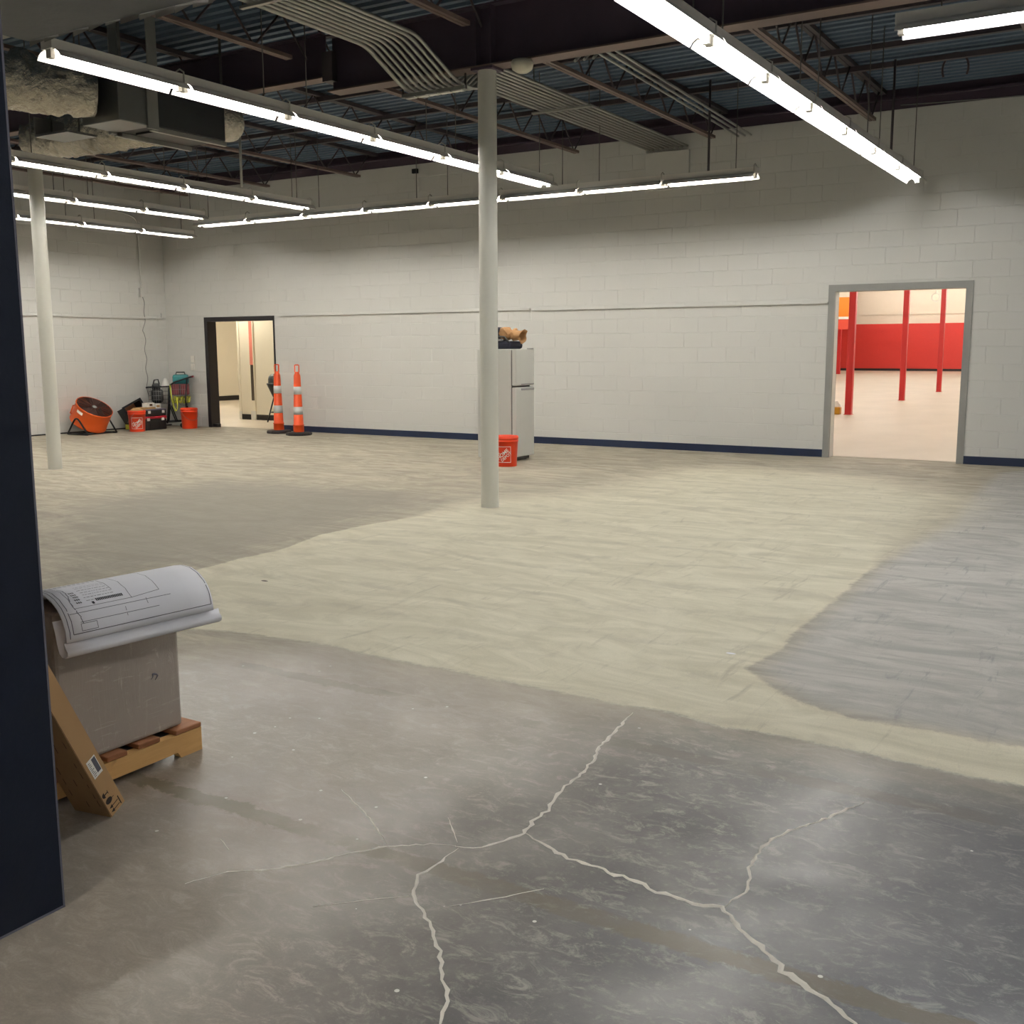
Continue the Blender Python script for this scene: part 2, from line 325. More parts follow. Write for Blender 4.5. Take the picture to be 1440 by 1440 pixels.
me = bpy.data.meshes.new('floor'); ii = (np.arange(ny-1)[:, None]*nx+np.arange(nx-1)[None]).ravel()
me.from_pydata(np.column_stack([P2, np.zeros(len(P2))]).tolist(), [], np.stack([ii, ii+1, ii+1+nx, ii+nx], 1).tolist())
for nm, px in (('d_patch', patch_px), ('d_gray', gray_px), ('d_dark', dark_px)):
    me.attributes.new(nm, 'FLOAT', 'POINT').data.foreach_set('value', sdf(P2, FP(px)).astype(np.float32))
me.materials.append(MT['floor']); floor = struct(bpy.data.objects.new('floor', me)); COL.objects.link(floor)

def ribbon(pts, w, name='crack_filler', parent=floor, m=None, lift=.0012):
    P = [np.array(AZ(x, y)[:2]) for x, y in pts]; out = []
    for a, b in zip(P[:-1], P[1:]):
        L = np.linalg.norm(b-a); n = max(2, int(L/.02)); nrm = np.array([-(b-a)[1], (b-a)[0]])/L
        for k in range(n): out.append(a+(b-a)*k/n+nrm*rng.normal()*w*.4)
    out.append(P[-1]); mb = MB(); vs = []
    for i, p in enumerate(out):
        t = out[min(i+1, len(out)-1)]-out[max(i-1, 0)]; t = t/np.linalg.norm(t); nrm = np.array([-t[1], t[0]])
        e = min(1, (i+1)/6, (len(out)-i)/6); hw = w*(.36+.5*rng.random()**2)*e+.0006
        vs += [(*(p+nrm*hw), .0002), (*p, lift), (*(p-nrm*hw), .0002)]
    fs = []
    for i in range(len(out)-1):
        a = i*3; fs += [(a, a+3, a+4, a+1), (a+1, a+4, a+5, a+2)]
    return mb.add(vs, fs).build(name, m or MT['filler'], parent)
ribbon([(890, 1002), (868, 1025), (845, 1050), (835, 1070), (815, 1092), (795, 1105), (782, 1120), (770, 1140), (748, 1155), (737, 1172), (700, 1185), (665, 1193), (640, 1190)], .009)
ribbon([(640, 1190), (615, 1187), (545, 1190), (490, 1200), (430, 1215), (380, 1222), (320, 1226), (260, 1243)], .006)
ribbon([(737, 1172), (790, 1203), (830, 1218), (885, 1235), (925, 1253), (975, 1270), (1018, 1275), (1035, 1300), (1070, 1330), (1100, 1365), (1140, 1390), (1180, 1420), (1200, 1440), (1215, 1455)], .012)
ribbon([(1018, 1275), (1048, 1255), (1055, 1235), (1052, 1220), (1070, 1195), (1085, 1180), (1125, 1163), (1165, 1150), (1215, 1128)], .007)
ribbon([(645, 1193), (615, 1215), (590, 1230), (580, 1258), (600, 1290), (615, 1330), (622, 1370), (630, 1400), (620, 1440), (612, 1470)], .007)
ribbon([(545, 1188), (520, 1150), (480, 1110)], .003); ribbon([(575, 1260), (520, 1265), (440, 1275)], .002)
ribbon([(643, 1185), (630, 1150)], .004); ribbon([(630, 1275), (700, 1263), (765, 1250)], .003); ribbon([(322, 1195), (310, 1180)], .003)

# ------------------------------------------------------------------ block walls
def block_mesh(w, axis):
    h = .2032; b = .004; d = .0045; g = .0022
    o = [(g, g), (w-g, g), (w-g, h-g), (g, h-g)]; i = [(g+b, g+b), (w-g-b, g+b), (w-g-b, h-g-b), (g+b, h-g-b)]
    vs = [(p, d, q) for p, q in o]+[(p, 0, q) for p, q in i]
    if axis == 'y': vs = [(-y, x, z) for x, y, z in vs]
    mb = MB().add(vs, [(4, 5, 6, 7)]+[(k, (k+1) % 4, 4+(k+1) % 4, 4+k) for k in range(4)])
    return mb.mesh('block', white)
def courses(t0, t1, holes):
    out = []
    for c in range(21):
        z = c*.2032; x = t0-(.2032 if c % 2 else 0)
        while x < t1-1e-4:
            a, b = max(x, t0), min(x+.4064, t1); segs = [(a, b)]
            for (h0, h1, hz) in holes:
                if z < hz-.02:
                    ns = []
                    for s0, s1 in segs:
                        if s1 <= h0 or s0 >= h1: ns.append((s0, s1))
                        else:
                            if s0 < h0: ns.append((s0, h0))
                            if s1 > h1: ns.append((h1, s1))
                    segs = ns
            for s0, s1 in segs:
                if s1-s0 > .03: out.append((s0, s1-s0, z))
            x += .4064
    return out
def lay(wall, blocks, axis, face, key, limit):
    blocks = sorted(blocks, key=key); cache = {}
    for (s0, w_, z) in blocks[:limit]:
        k = round(w_, 3)
        if k not in cache: cache[k] = block_mesh(w_, axis)
        o = bpy.data.objects.new('block', cache[k]); COL.objects.link(o); o.parent = wall
        j = random.choice((0, 0, 0, 0, 0, .001, -.0012, .0016)); o.location = (s0, face-j, z) if axis == 'x' else (face+j, s0, z)
    rest = blocks[limit:]
    if rest:
        vs, fs = [], []
        for (s0, w_, z) in rest:
            k = round(w_, 3)
            if k not in cache: cache[k] = block_mesh(w_, axis)
            o = len(vs); j = random.choice((0, 0, 0, 0, .001, -.0012))
            vs += [(v.co.x+s0, v.co.y+face-j, v.co.z+z) if axis == 'x' else (v.co.x+face+j, v.co.y+s0, v.co.z+z) for v in cache[k].vertices]
            fs += [tuple(i+o for i in p.vertices) for p in cache[k].polygons]
        me = bpy.data.meshes.new('block_field'); me.from_pydata(vs, [], fs); me.materials.append(white)
        o = stuff(bpy.data.objects.new('block_field', me)); COL.objects.link(o); o.parent = wall
J = .0028
mb = MB(); xs = [(XL-.2, DL[0], 0), (DL[0], DL[1], DL[2]), (DL[1], DR[0], 0), (DR[0], DR[1], DR[2]), (DR[1], XR+.2, 0)]
for a, b, z in xs: mb.box((a, YW+J, z), (b, YW+WT, WH))
wall_back = struct(mb.build('wall_back', white))
lay(wall_back, courses(XL, XR, [DL, DR]), 'x', YW, lambda q: ((q[0]+q[1]/2)**2+YW**2+(q[2]-H)**2) if q[0] < -1.2 else 900+q[0], 300)
wall_left = struct(MB().box((XL-.2, YB-.2, 0), (XL-J, YW+WT, DECK)).build('wall_left', white))
lay(wall_left, courses(10.31, YW, []), 'y', XL, lambda q: q[0], 300)
struct(MB().box((XR, YB-.2, 0), (XR+.2, YW+WT, DECK)).build('wall_right', white))
struct(MB().box((XL, YB-.2, 0), (XR, YB, DECK)).build('wall_behind', white))
# foreground navy wall end and the grey soffit over it
wn = struct(MB().box((-2.9, YB, 0), (-2.32, 1.587, 2.45)).build('wall_near', MT['navy']))
MB().box((-2.9, YB, .0), (-2.319, 1.588, .006)).build('bottom_edge', MT['ink'], wn)
MB().box((-2.323, 1.584, .0), (-2.319, 1.589, 2.44)).build('corner_bead', MT['ink'], wn)
sf = struct(MB().box((-3.36, YB, 2.45), (-2.42, 2.395, 2.8)).build('ceiling_soffit', MT['soffit']))
mb = MB()
for k in range(12):
    x = -3.36+k*.078; y = 2.395+.012*random.random(); h = .008+.016*random.random()
    mb.add([(x, y, 2.452), (x+.085, y+.008*random.random(), 2.452), (x+.085, y, 2.452-h*random.random()), (x, y, 2.452-h), (x, y+.01, 2.47), (x+.085, y+.01, 2.47)], [(0, 1, 2, 3), (0, 4, 5, 1)])
for k in range(10):
    a = random.uniform(0, .3); mb.add([(-3.36-.02, 2.39-a, 2.455), (-3.36-.14*random.random()-.02, 2.36-a, 2.44), (-3.36, 2.30-a, 2.45)], [(0, 1, 2)])
mb.build('torn_fringe', MT['fringe'], sf)
# baseboards
bb = struct(MB().box((DL[1]+.07, YW-.008, 0), (DR[0]-.07, YW, .10)).build('baseboard_back', MT['base']))
struct(MB().box((DR[1]+.05, YW-.008, 0), (XR, YW, .10)).build('baseboard_right', MT['base']))
struct(MB().box((XL, 10.0, 0), (XL+.006, YW, .022)).build('baseboard_left', MT['blackbase']))
# thin ledges along the walls
struct(MB().box((-13.17, YW-.04, 1.985), (-8.15, YW, 2.012)).build('trim_1', white))
struct(MB().box((-8.10, YW-.04, 1.975), (DR[0]-.06, YW, 1.998)).build('trim_2', white))
struct(MB().box((XL, 9.5, 1.985), (XL+.04, 13.86, 2.01)).box((XL, 13.84, 1.985), (XL+.04, 13.87, 2.09)).build('trim_3', white))
# deck, as corrugated sheet with ribs across the room
prof = []; y = YB-.1
while y < YW+WT+.05:
    prof += [(y, DECK), (y+.062, DECK), (y+.076, DECK+.038), (y+.138, DECK+.038)]; y += .1524
ceil = struct(MB().extrude(prof, 'x', XL-.2, XR+.2, closed=False).box((XL-.2, YB-.2, DECK+.06), (XR+.2, YW+WT, DECK+.12)).build('ceiling', MT['deck']))
mb = MB().box((XL, YW+.02, WH), (XR, YW+.06, WH+.13)).box((XL, YW-.035, WH+.115), (XR, YW+.12, WH+.135))
struct(mb.build('trim_4', MT['maroon']))
struct(MB().box((XL, YW+.06, WH), (XR, YW+WT, DECK+.05)).build('trim_5', MT['maroon']))

# doors -------------------------------------------------------------
def frame(name, D, m, face, out, depth=WT, fr=None):
    x0, x1, hz = D; t = .018; fr = face if fr is None else fr
    o = struct(MB().box((x0-face, YW-out, 0), (x0+t, YW+.02, hz+face)).box((x0-.002, YW+.02, 0), (x0+t, YW+depth+out, hz)).build(name, m))
    MB().box((x1-t, YW-out, 0), (x1+fr, YW+.02, hz+face)).box((x1-t, YW+.02, 0), (x1+.002, YW+depth+out, hz)).build('jamb', m, o)
    MB().box((x0-face, YW-out-.001, hz-t), (x1+fr, YW+.02, hz+face)).box((x0, YW+.02, hz-t), (x1, YW+depth+out, hz)).build('head', m, o)
    return o
dl = frame('door_1', DL, MT['blackframe'], .06, .012, WT, .012)
MB().box((DL[0]+.018, YW+.03, 0), (DL[0]+.12, YW+.12, .06)).build('foot_block', MT['blackframe'], dl)
dr = frame('door_2', DR, MT['greyframe'], .065, .012)
MB().box((DR[0]+.016, YW+.03, 0), (DR[0]+.020, YW+WT-.01, DR[2]-.02)).build('reveal_lining', MT['wht'], dr)

# ------------------------------------------------------------------ structural steel
YC = 8.06; BZ = 3.78
bt = thing('steel_beam', 'deep maroon steel I-beam crossing the room over the white columns', 'beam', (0, YC, BZ))
MB().box((-6.83, -.006, .012), (XR, .006, .5)).build('web', MT['maroon'], bt)
MB().box((-6.83, -.09, 0), (XR, .09, .014)).build('bottom_flange', MT['flange'], bt)
MB().box((-6.83, -.09, .486), (XR, .09, .50)).build('top_flange', MT['maroon'], bt)
mb = MB()
for x in (-5.2, -5.05): mb.box((x, -.085, .014), (x+.012, .085, .486))
mb.build('stiffener', MT['maroon'], bt)
MB().box((-6.90, -.075, .10), (-6.78, .075, .36)).build('splice_plate', MT['jsteel'], bt)
bt2 = thing('steel_beam', 'shallower steel beam continuing left of the deep maroon beam', 'beam', (0, YC, 3.915))
MB().box((XL+.01, -.005, .012), (-6.91, .005, .4)).build('web', MT['maroon'], bt2)
MB().box((XL+.01, -.075, 0), (-6.91, .075, .012)).build('bottom_flange', MT['flange'], bt2)
MB().box((XL+.01, -.075, .39), (-6.91, .075, .4)).build('top_flange', MT['maroon'], bt2)
def column(x, top, label):
    t = thing('support_column', label, 'column', (x, YC, 0))
    prof = [(.081, .0), (.081, top-.02)]
    MB().lathe(prof, 28).build('shaft', MT['colw'], t)
    MB().lathe([(.0, .004), (.082, .004), (.085, .0)], 24).build('base_ring', MT['filler'], t)
    MB().box((-.11, -.09, top-.022), (.11, .09, top)).build('cap_plate', MT['maroon'], t)
    return t
column(-5.13, BZ, 'white round steel column in the middle of the room, refrigerator behind it')
column(-11.34, 3.915, 'white round steel column at left near the dark wall edge, fan behind it')
JX = [-14.85, -12.92, -11.0, -9.05, -7.15, -5.18, -3.18, -1.2, .8, 2.8]
def joist_meshes(y0, y1):
    L = y1-y0; zb = 4.075; zt = DECK
    tc = MB().box((-.05, 0, zt-.05), (-.004, L, zt-.003)).box((.004, 0, zt-.05), (.05, L, zt-.003)).mesh('top_chord', MT['jsteel'])
    bc = MB().box((-.04, .02, zb), (-.005, L-.42, zb+.035)).box((.005, .02, zb), (.04, L-.42, zb+.035)).mesh('bottom_chord', MT['flange'])
    n = int(L/.36); pts = []
    for k in range(n+1):
        pts.append((0, .15+(L-.3)*k/n, zb+.02 if k % 2 else zt-.03))
    wb = MB()
    for a, b in zip(pts[:-1], pts[1:]): wb.tube([a, b], .011, 5)
    return (('top_chord', tc), ('bottom_chord', bc), ('web_rod', wb.mesh('web_rod', MT['jsteel'])))
jf = joist_meshes(YC+.0, YW-.03); jn = joist_meshes(YB+.05, YC-.0+.18)
sides = ['nearest the left wall', 'second from the left wall', 'third from the left wall', 'fourth from the left wall', 'fifth from the left wall', 'sixth from the left wall', 'seventh from the left wall', 'eighth from the left wall', 'ninth from the left wall', 'tenth from the left wall']
for nm, ms, y0 in (('between beam and back wall', jf, YC), ('on the camera side of the beam', jn, YB+.05)):
    for k, x in enumerate(JX):
        t = thing('roof_joist', 'dark open-web roof joist %s, %s' % (nm, sides[k]), 'joist', (x, y0, 0), group='open-web roof joists under the deck')
        for n_, me_ in ms:
            o = bpy.data.objects.new(n_, me_); COL.objects.link(o); o.parent = t
for k, y in enumerate((9.2, 10.4, 11.63, 12.42)):
    tag(MB().box((XL, y-.03, DECK-.105), (XR, y+.03, DECK-.052)).build('bridging_bar', MT['jsteel']), 'dark bridging angle running across the joists, %s from the deep beam' % ORD[k], 'bridging bar', 'bridging bars under the deck')

# ------------------------------------------------------------------ strip lights
def fixture_proto(m, rot, name_label, group):
    """2.2 m strip along local +x; light opening faces down; base level z=0 is the tube axis"""
    t = thing('strip_light', name_label, 'light', (0, 0, 0), rot, group)
    MB().box((0, -.055, .028), (2.2, .055, .088)).build('housing', MT['fixture'], t)
    for k in range(2):
        a = k*1.1+.012; b = a+1.076; rf = MB()
        for s in (-1, 1):
            pf = [(s*.045, .03), (s*.075, .022), (s*.1, .004), (s*.118, -.026), (s*.116, -.027), (s*.097, .001), (s*.073, .018), (s*.045, .026)]
            rf.extrude(pf, 'x', a, b)
        rf.build('reflector', MT['fixture'], t)
        MB().tube([(a+.03, 0, .002), (b-.03, 0, .002)], .0155, 8).build('tube', m, t)
        for e in (a, b-.034): MB().box((e, -.024, -.026), (e+.034, .024, .03)).build('socket', MT['socket'], t)
        MB().tube([(b-.01, -.06, .03), (b-.01, -.06, .10), (b-.01, -.02, .125), (b-.01, .02, .11)], .006, 5).build('clip', MT['socket'], t)
    for x in (.25, 1.95): MB().tube([(x, 0, .085), (x, 0, DECK-3.3)], .005, 5).build('hanger_rod', MT['rod'], t)
    return t
ZT = 3.3
def row(p0, direction, n, m, where, group):
    rot = 0 if direction == 'x' else PI/2; proto = None
    for k in range(n):
        loc = (p0[0]+(2.2*k if direction == 'x' else 0), p0[1]+(2.2*k if direction == 'y' else 0), ZT)
        lab = where(k, n)
        if proto is None: proto = fixture_proto(m, rot, lab, group); proto.location = loc
        else: dup(proto, loc, lab)
R = lambda s: (lambda k, n: 'lit strip light, %s from camera in %s' % (ORD[k], s))
RX = lambda s: (lambda k, n: 'lit strip light, %s from left in %s' % (ORD[k], s))
row((-6.27, 4.6), 'y', 3, MT['tubew'], R('the row running behind the middle column'), 'row of lights passing the middle column')
row((-9.98, 4.62), 'y', 3, MT['tubew'], R('the row passing under the foil ducts'), 'row of lights under the foil ducts')
row((-12.02, 4.64), 'y', 3, MT['tubew'], R('the second row from the left wall'), 'second row of lights from the left wall')
row((-14.12, 4.15), 'y', 4, MT['tubew'], R('the row nearest the left wall'), 'row of lights nearest the left wall')
row((-12.8, 11.83), 'x', 4, MT['tubew'], RX('the row hung along the back wall'), 'row of lights along the back wall')
row((-2.57, 2.19), 'y', 5, MT['tuben'], R('the diagonal row ending above right doorway'), 'row of lights ending above the right doorway')
row((1.3, -3.6), 'y', 3, MT['tuben'], R('the unseen row added right of the camera'), 'added unseen lights right of the camera')  # unseen row added to brighten the near floor
row((-1.85, -3.75), 'y', 2, MT['tubeb'], R('the unseen row added over the camera'), 'added unseen lights over the camera')  # stronger unseen row added to fill the dark floor beside the near wall
row((-1.53, 7.0), 'x', 3, MT['tubec'], RX('the row at the upper right corner'), 'row of lights at the upper right')
# ------------------------------------------------------------------ conduits
def smooth_path(pts, k=6):
    P = [Vector(p) for p in pts]; out = [P[0]]
    for i in range(1, len(P)-1):
        a, b, c = P[i-1], P[i], P[i+1]; d = min((b-a).length, (c-b).length, .24)*.5
        p, q = b+(a-b).normalized()*d, b+(c-b).normalized()*d
        out += [p*(1-t)**2+b*2*t*(1-t)+q*t*t for t in [j/k for j in range(k+1)]]
    return out+[P[-1]]
NC = 9
for k in range(NC):
    t = k/(NC-1); x = -5.95+.55*t; xe = -6.25+.56*t; dy = .03*t
    pth = [(x, -3.5, 3.95), (x, 7.44-dy, 3.95), (x, 8.0, 3.695), (x, 8.32, 3.69), (x-.01, 8.72, 3.965), (xe, 13.93, 4.10)]
    tag(MB().tube(smooth_path(pth), (.016 if k else .022), 7).build('conduit', MT['conduit']), 'grey conduit of the wide bank dipping under the beam, %s from the left' % ORD[k], 'conduit', 'conduit bank dipping under the beam')
for k in range(3):
    x = -4.32+.085*k
    pth = [(x-.02, 8.17, 3.76), (x-.06, 8.27, 3.80), (x-.13, 8.62, 3.985), (x-.66, 13.93, 4.15)]
    tag(MB().tube(smooth_path(pth), .013, 6).build('conduit', MT['conduit']), 'thin grey conduit right of the middle column, %s from left in its bundle of three' % ORD[k], 'conduit', 'three thin conduits under the deck')
t = thing('conduit_hanger', 'strut with pale tags holding the conduit bank under the beam', 'bracket', (-5.68, 8.05, 3.64))
MB().box((-.34, -.02, 0), (.34, .02, .03)).build('strut_channel', MT['conduit'], t)
for k in range(5): MB().box((-.30+.125*k, -.026, -.012), (-.30+.125*k+.105, .02, -.001)).build('tag', MT['wht'], t)
for s in (-1, 1): MB().box((s*.335-.006, -.006, .0), (s*.335+.006, .006, .13)).build('hanger_rod', MT['rod'], t)
for k, (y, z, xc) in enumerate(((6.1, 3.905, -5.675), (10.6, 3.966, -5.80))):
    t = thing('conduit_hanger', ('trapeze bar under the conduit bank on the camera side of the beam', 'trapeze bar under the conduit bank between beam and back wall')[k], 'bracket', (xc, y, z))
    MB().box((-.36, -.018, 0), (.36, .018, .02)).build('strut_channel', MT['conduit'], t)
    for s in (-1, 1): MB().tube([(s*.34, 0, .01), (s*.34, 0, DECK-z)], .006, 5).build('hanger_rod', MT['rod'], t)
tag(MB().cbox((-6.30, YW-.05, 3.55), (-5.66, YW, 4.055), .006).build('pull_box', white), 'white painted pull box on back wall under the conduit bank end', 'box')
tag(MB().lathe([(0, .05), (.085, .05), (.095, .02), (.085, -.02), (.05, -.045), (0, -.05)], 20, (-4.74, 7.99, BZ-.051)).build('ceiling_dome', MT['strobe']), 'ivory dome fitting under the beam just right of middle column', 'dome')
tag(MB().tube([(-2.95+.33*k, YW-.06, 4.30-.10*math.sin(PI*k/16)+.005*k) for k in range(17)], .007, 5).build('slack_cable', MT['chrome']), 'thin pale cable drooping along the top of back wall at right', 'cable')
ring = AZ(1344, 88, 4.40)
tag(MB().tube([(ring[0]+.13*math.cos(a), ring[1], 4.34+.16*math.sin(a)) for a in [PI*(-.15+1.3*k/14) for k in range(15)]], .012, 6).build('cable_loop', MT['jsteel']), 'dark loop of cable hanging from deck below upper right lights', 'cable')
for (px, y0, y1, Y, r, lab) in ((996, 182, 243, 12.08, .014, 'dark vertical conduit dropping to the right end of the back wall lights'), (340, 203, 263, 10.9, .018, 'grey pipe drop hanging left over the second light row'), (1253, 120, 213, 12.3, .014, 'dark vertical conduit dropping to the far end of bright diagonal row')):
    a = AY(px, y1, Y); tag(MB().tube([(a[0], Y, a[2]), (a[0], Y, DECK-.06)], r, 6).build('drop_pipe', MT['jsteel'] if r < .015 else MT['conduit']), lab, 'pipe')
a = AX(199, 410, XL+.03); b = AX(190, 305, XL+.03)
t = thing('wall_conduit', 'white painted conduit running down left wall to a small outlet box', 'conduit', (XL+.03, a[1], a[2]))
MB().tube(smooth_path([(.5, -2.3, b[2]-a[2]+.06), (.06, -.35, b[2]-a[2]+.04), (0, -.03, b[2]-a[2]-.02), (0, 0, b[2]-a[2]-.25), (0, 0, .05)]), .016, 7).build('pipe', white, t)
MB().cbox((-.028, -.05, -.10), (.03, .05, .06), .006).build('outlet_box', white, t)
zs = np.linspace(a[2]-.1, .55, 40)
tag(MB().tube([(XL+.025, a[1]+.02+.018*math.sin(i*.85)+(0.03 if i < 14 else 0)*math.sin(i*.3), z) for i, z in enumerate(zs)], .006, 5).build('wavy_cord', MT['chrome']), 'thin wavy cord hanging down the left wall from outlet box', 'cord')
for k, y in enumerate((505, 516)):
    a = AY(271, y, YW-.01); tag(MB().cbox((a[0]-.045, YW-.018, a[2]-.06), (a[0]+.045, YW, a[2]+.06), .005).box((a[0]-.008, YW-.028, a[2]-.012), (a[0]+.008, YW-.017, a[2]+.012)).build('switch_plate', MT['fixture']), ('upper', 'lower')[k]+' wall switch plate left of the black door frame', 'switch')
# small marks of hardware high on the back wall
a = AY(585, 241, YW); tag(MB().cbox((a[0]-.05, YW-.05, a[2]-.035), (a[0]+.05, YW, a[2]+.035), .006).build('wall_bracket', MT['blk']), 'small black bracket high on the back wall above the lights', 'bracket')

# ------------------------------------------------------------------ ducts
from mathutils import noise as mn
def foil_tube(pts, rads, n=36, amp=.02, f=7., seg=.03):
    P = [Vector(p) for p in pts]; path = []; rr = []
    for i in range(len(P)-1):
        L = (P[i+1]-P[i]).length; m = max(2, int(L/seg))
        for k in range(m): path.append(P[i].lerp(P[i+1], k/m)); rr.append(rads[i]+(rads[i+1]-rads[i])*k/m)
    path.append(P[-1]); rr.append(rads[-1])
    mb = MB().tube(path, rr, n, caps=False)
    for i in range(len(mb.v)):
        p = Vector(mb.v[i]); c = path[min(i//n, len(path)-1)]; d = (p-c)
        q = (1+1.8*max(0, min(1, (p.z-c.z)/.2)))*(mn.noise(p*f)+.5*mn.noise(p*f*2.3))*amp+.6*amp*abs(mn.noise(Vector((p.x*f*.6, p.y*f*2.2, p.z*f*.6))))
        if d.length > 1e-6: mb.v[i] = tuple(p+d.normalized()*q)
    return mb
XB = -7.95
t = thing('duct_unit', 'dark hanging air unit between the light rows, foil ducts on it', 'air unit', (XB, 6.52, 3.385))
MB().cbox((-.52, .36, .03), (0, 1.24, .55), .008).build('casing', MT['darkduct'], t)
MB().cbox((-.50, 0, .02), (-.004, .36, .54), .008).build('sheet_collar', MT['sheet'], t)
MB().box((-.012, .30, .0), (.012, .42, .55)).build('flange', MT['conduit'], t)
MB().box((-.53, .30, 0), (-.49, .42, .55)).build('flange', MT['conduit'], t)
for x in (-.03, -.51): MB().box((x-.02, .36, -.012), (x+.02, 1.26, .028)).build('bottom_rail', MT['conduit'], t)
MB().box((-.4, .5, .012), (-.12, 1.1, .029)).build('access_panel', MT['blk'], t)
MB().box((-.006, .33, .55), (.004, .44, 1.10)).build('hanger_strap', MT['conduit'], t)
MB().box((-.51, .33, .55), (-.50, .44, 1.10)).build('hanger_strap', MT['conduit'], t)
for y in (.02, 1.2): MB().box((-.006, y, .55), (.0, y+.03, 1.10)).build('hanger_strap', MT['rod'], t)
tag(foil_tube([(-8.2, 7.785, 3.66), (-8.18, 7.95, 3.655), (-8.17, 8.08, 3.65), (-8.17, 8.14, 3.65), (-8.17, 8.15, 3.65)], [.19, .185, .165, .10, .0], 28, .012).build('foil_elbow', MT['foil']), 'short foil wrapped stub at the far end of hanging unit', 'duct')
a = np.array((-8.22, 6.49, 3.66)); b = np.array((-9.35, 4.6, 3.72))
tag(foil_tube([tuple(a), tuple(a*.85+b*.15), tuple(a*.6+b*.4), tuple(b)], [.20, .225, .22, .22], 48, .03, 11.).build('foil_duct', MT['foil']), 'crumpled foil duct running toward the camera, upper of the two', 'duct')
c = AZ(160, 210, 3.50)
tag(foil_tube([(-10.9, c[1], 3.70), (-9.9, c[1], 3.70), (-9.2, c[1], 3.69), (-8.48, c[1]+.0, 3.67)], [.20, .21, .205, .19], 44, .022, 13.).build('foil_duct', MT['foil']), 'lower wrinkled foil duct running sideways to the hanging unit', 'duct')
t = thing('sheet_takeoff', 'bright sheet metal tray hanging under the ducts', 'duct', (-9.0, 6.75, 3.42))
MB().box((-.24, -.16, -.02), (.24, .16, 0)).build('tray', MT['sheet'], t)
MB().box((-.24, -.16, 0), (-.225, .16, .16)).build('side', MT['sheet'], t)
for x in (-.2, .2): MB().box((x-.008, -.004, 0), (x+.008, .004, DECK-3.42)).build('hanger_strap', MT['rod'], t)

# ------------------------------------------------------------------ rooms beyond the doors
MT['storefloor'] = M('store concrete', (204, 192, 174), .5, var=.14, scale=1.2, stretch=(1, .5, 1))
Y0 = YW+WT; YF = 67.5
struct(MB().box((-30, Y0, -.05), (6, YF, 0)).build('floor', MT['storefloor']))
struct(MB().box((-30, YF, 0), (6, YF+.2, 6)).build('wall_store', MT['storewhite']))
sw = bpy.data.objects['wall_store']
zr = AY(1280, 455, YF)[2]; xo = AY(1194.5, 450, YF)[0]
MB().box((-30, YF-.04, .12), (6, YF, zr)).build('red_band', MT['red'], sw)
MB().box((-30, YF-.06, 0), (6, YF, .14)).build('black_base', MT['blackbase'], sw)
for y in (464, 441): zz = AY(1300, y, YF)[2]; MB().box((-30, YF-.07, zz-.03), (6, YF-.03, zz+.03)).build('ledge', MT['red'] if y == 464 else MT['storewhite'], sw)
YK = 56.; xk = AY(1194.5, 450, YK)[0]
z1, z2, z3, z4 = [AY(1184, y, YK)[2] for y in (463, 449, 445.5, 418)]
t = struct(MB().box((-24, YK, z1), (xk, YK+.3, z2)).build('trim_6', MT['lightred']))
MB().box((-24, YK-.04, z2), (xk+.02, YK+.3, z3)).build('white_strip', MT['wht'], t); MB().box((-24, YK, z3), (xk, YK+.3, z4)).build('orange_panel', MT['orangew'], t); MB().box((-24, YK, z4), (xk, YK+.3, 5.3)).build('upper_panel', MT['storewhite'], t)
struct(MB().box((-30.2, Y0, 0), (-30, YF, 6)).build('wall_store_left', MT['storewhite'])); struct(MB().box((6, Y0, 0), (6.2, YF, 6)).build('wall_store_right', MT['storewhite']))
cs = struct(MB().box((-30, Y0, 5.3), (6, YF, 5.5)).build('ceiling_store', MT['storewhite']))
for k in range(18): MB().box((-30, 20+2.7*k, 5.05), (6, 20.12+2.7*k, 5.3)).build('roof_rib', MT['storewhite'], cs)
rc = None
for k, (px, py, wd, lab) in enumerate(((1193, 583, .14, 'nearest and leftmost large red column seen through the right doorway'), (1268, 563, .14, 'middle red column seen through the right doorway'), (1320, 551, .14, 'rightmost red column seen through the right doorway'), (1178, 526, .22, 'tiny farthest red column against red wall at the doorway left'))):
    p = AZ(px, py); t = thing('red_column', lab, 'column', tuple(p), 0, 'red columns in the next room')
    MB().cbox((-wd/2, -wd/2, 0), (wd/2, wd/2, 5.05), .012).build('shaft', MT['redcol'], t)
    MB().box((-wd*.6, -wd*.6, 0), (wd*.6, wd*.6, .01)).build('base_plate', MT['redcol'], t)
for k in range(9):
    for x0 in (-16, -4.5):
        y = 19+5.8*k; t = thing('store_light', 'bright long light row in the next room, %s row back, %s side' % (ORD[k], 'left' if x0 < -10 else 'right'), 'light', (x0, y, 4.75), 0, 'light rows of the next room')
        MB().box((0, -.06, .03), (9.5, .06, .09)).build('housing', MT['fixture'], t)
        MB().tube([(0.05, 0, 0), (9.45, 0, 0)], .022, 8).build('tube', MT['tubes'], t)
        for x in (1, 8.5): MB().tube([(x, 0, .09), (x, 0, .55)], .008, 5).build('hanger_rod', MT['rod'], t)
p = AZ(1176, 582.5); t = thing('jug', 'small amber jug with pale top on floor beyond right doorway', 'jug', tuple(p))
MB().cbox((-.09, -.09, 0), (.09, .09, .16), .02).build('body', MT['amber'], t)
MB().lathe([(.085, .16), (.08, .2), (.03, .25), (.03, .28), (0, .28)], 14).build('neck', MT['wht'], t)
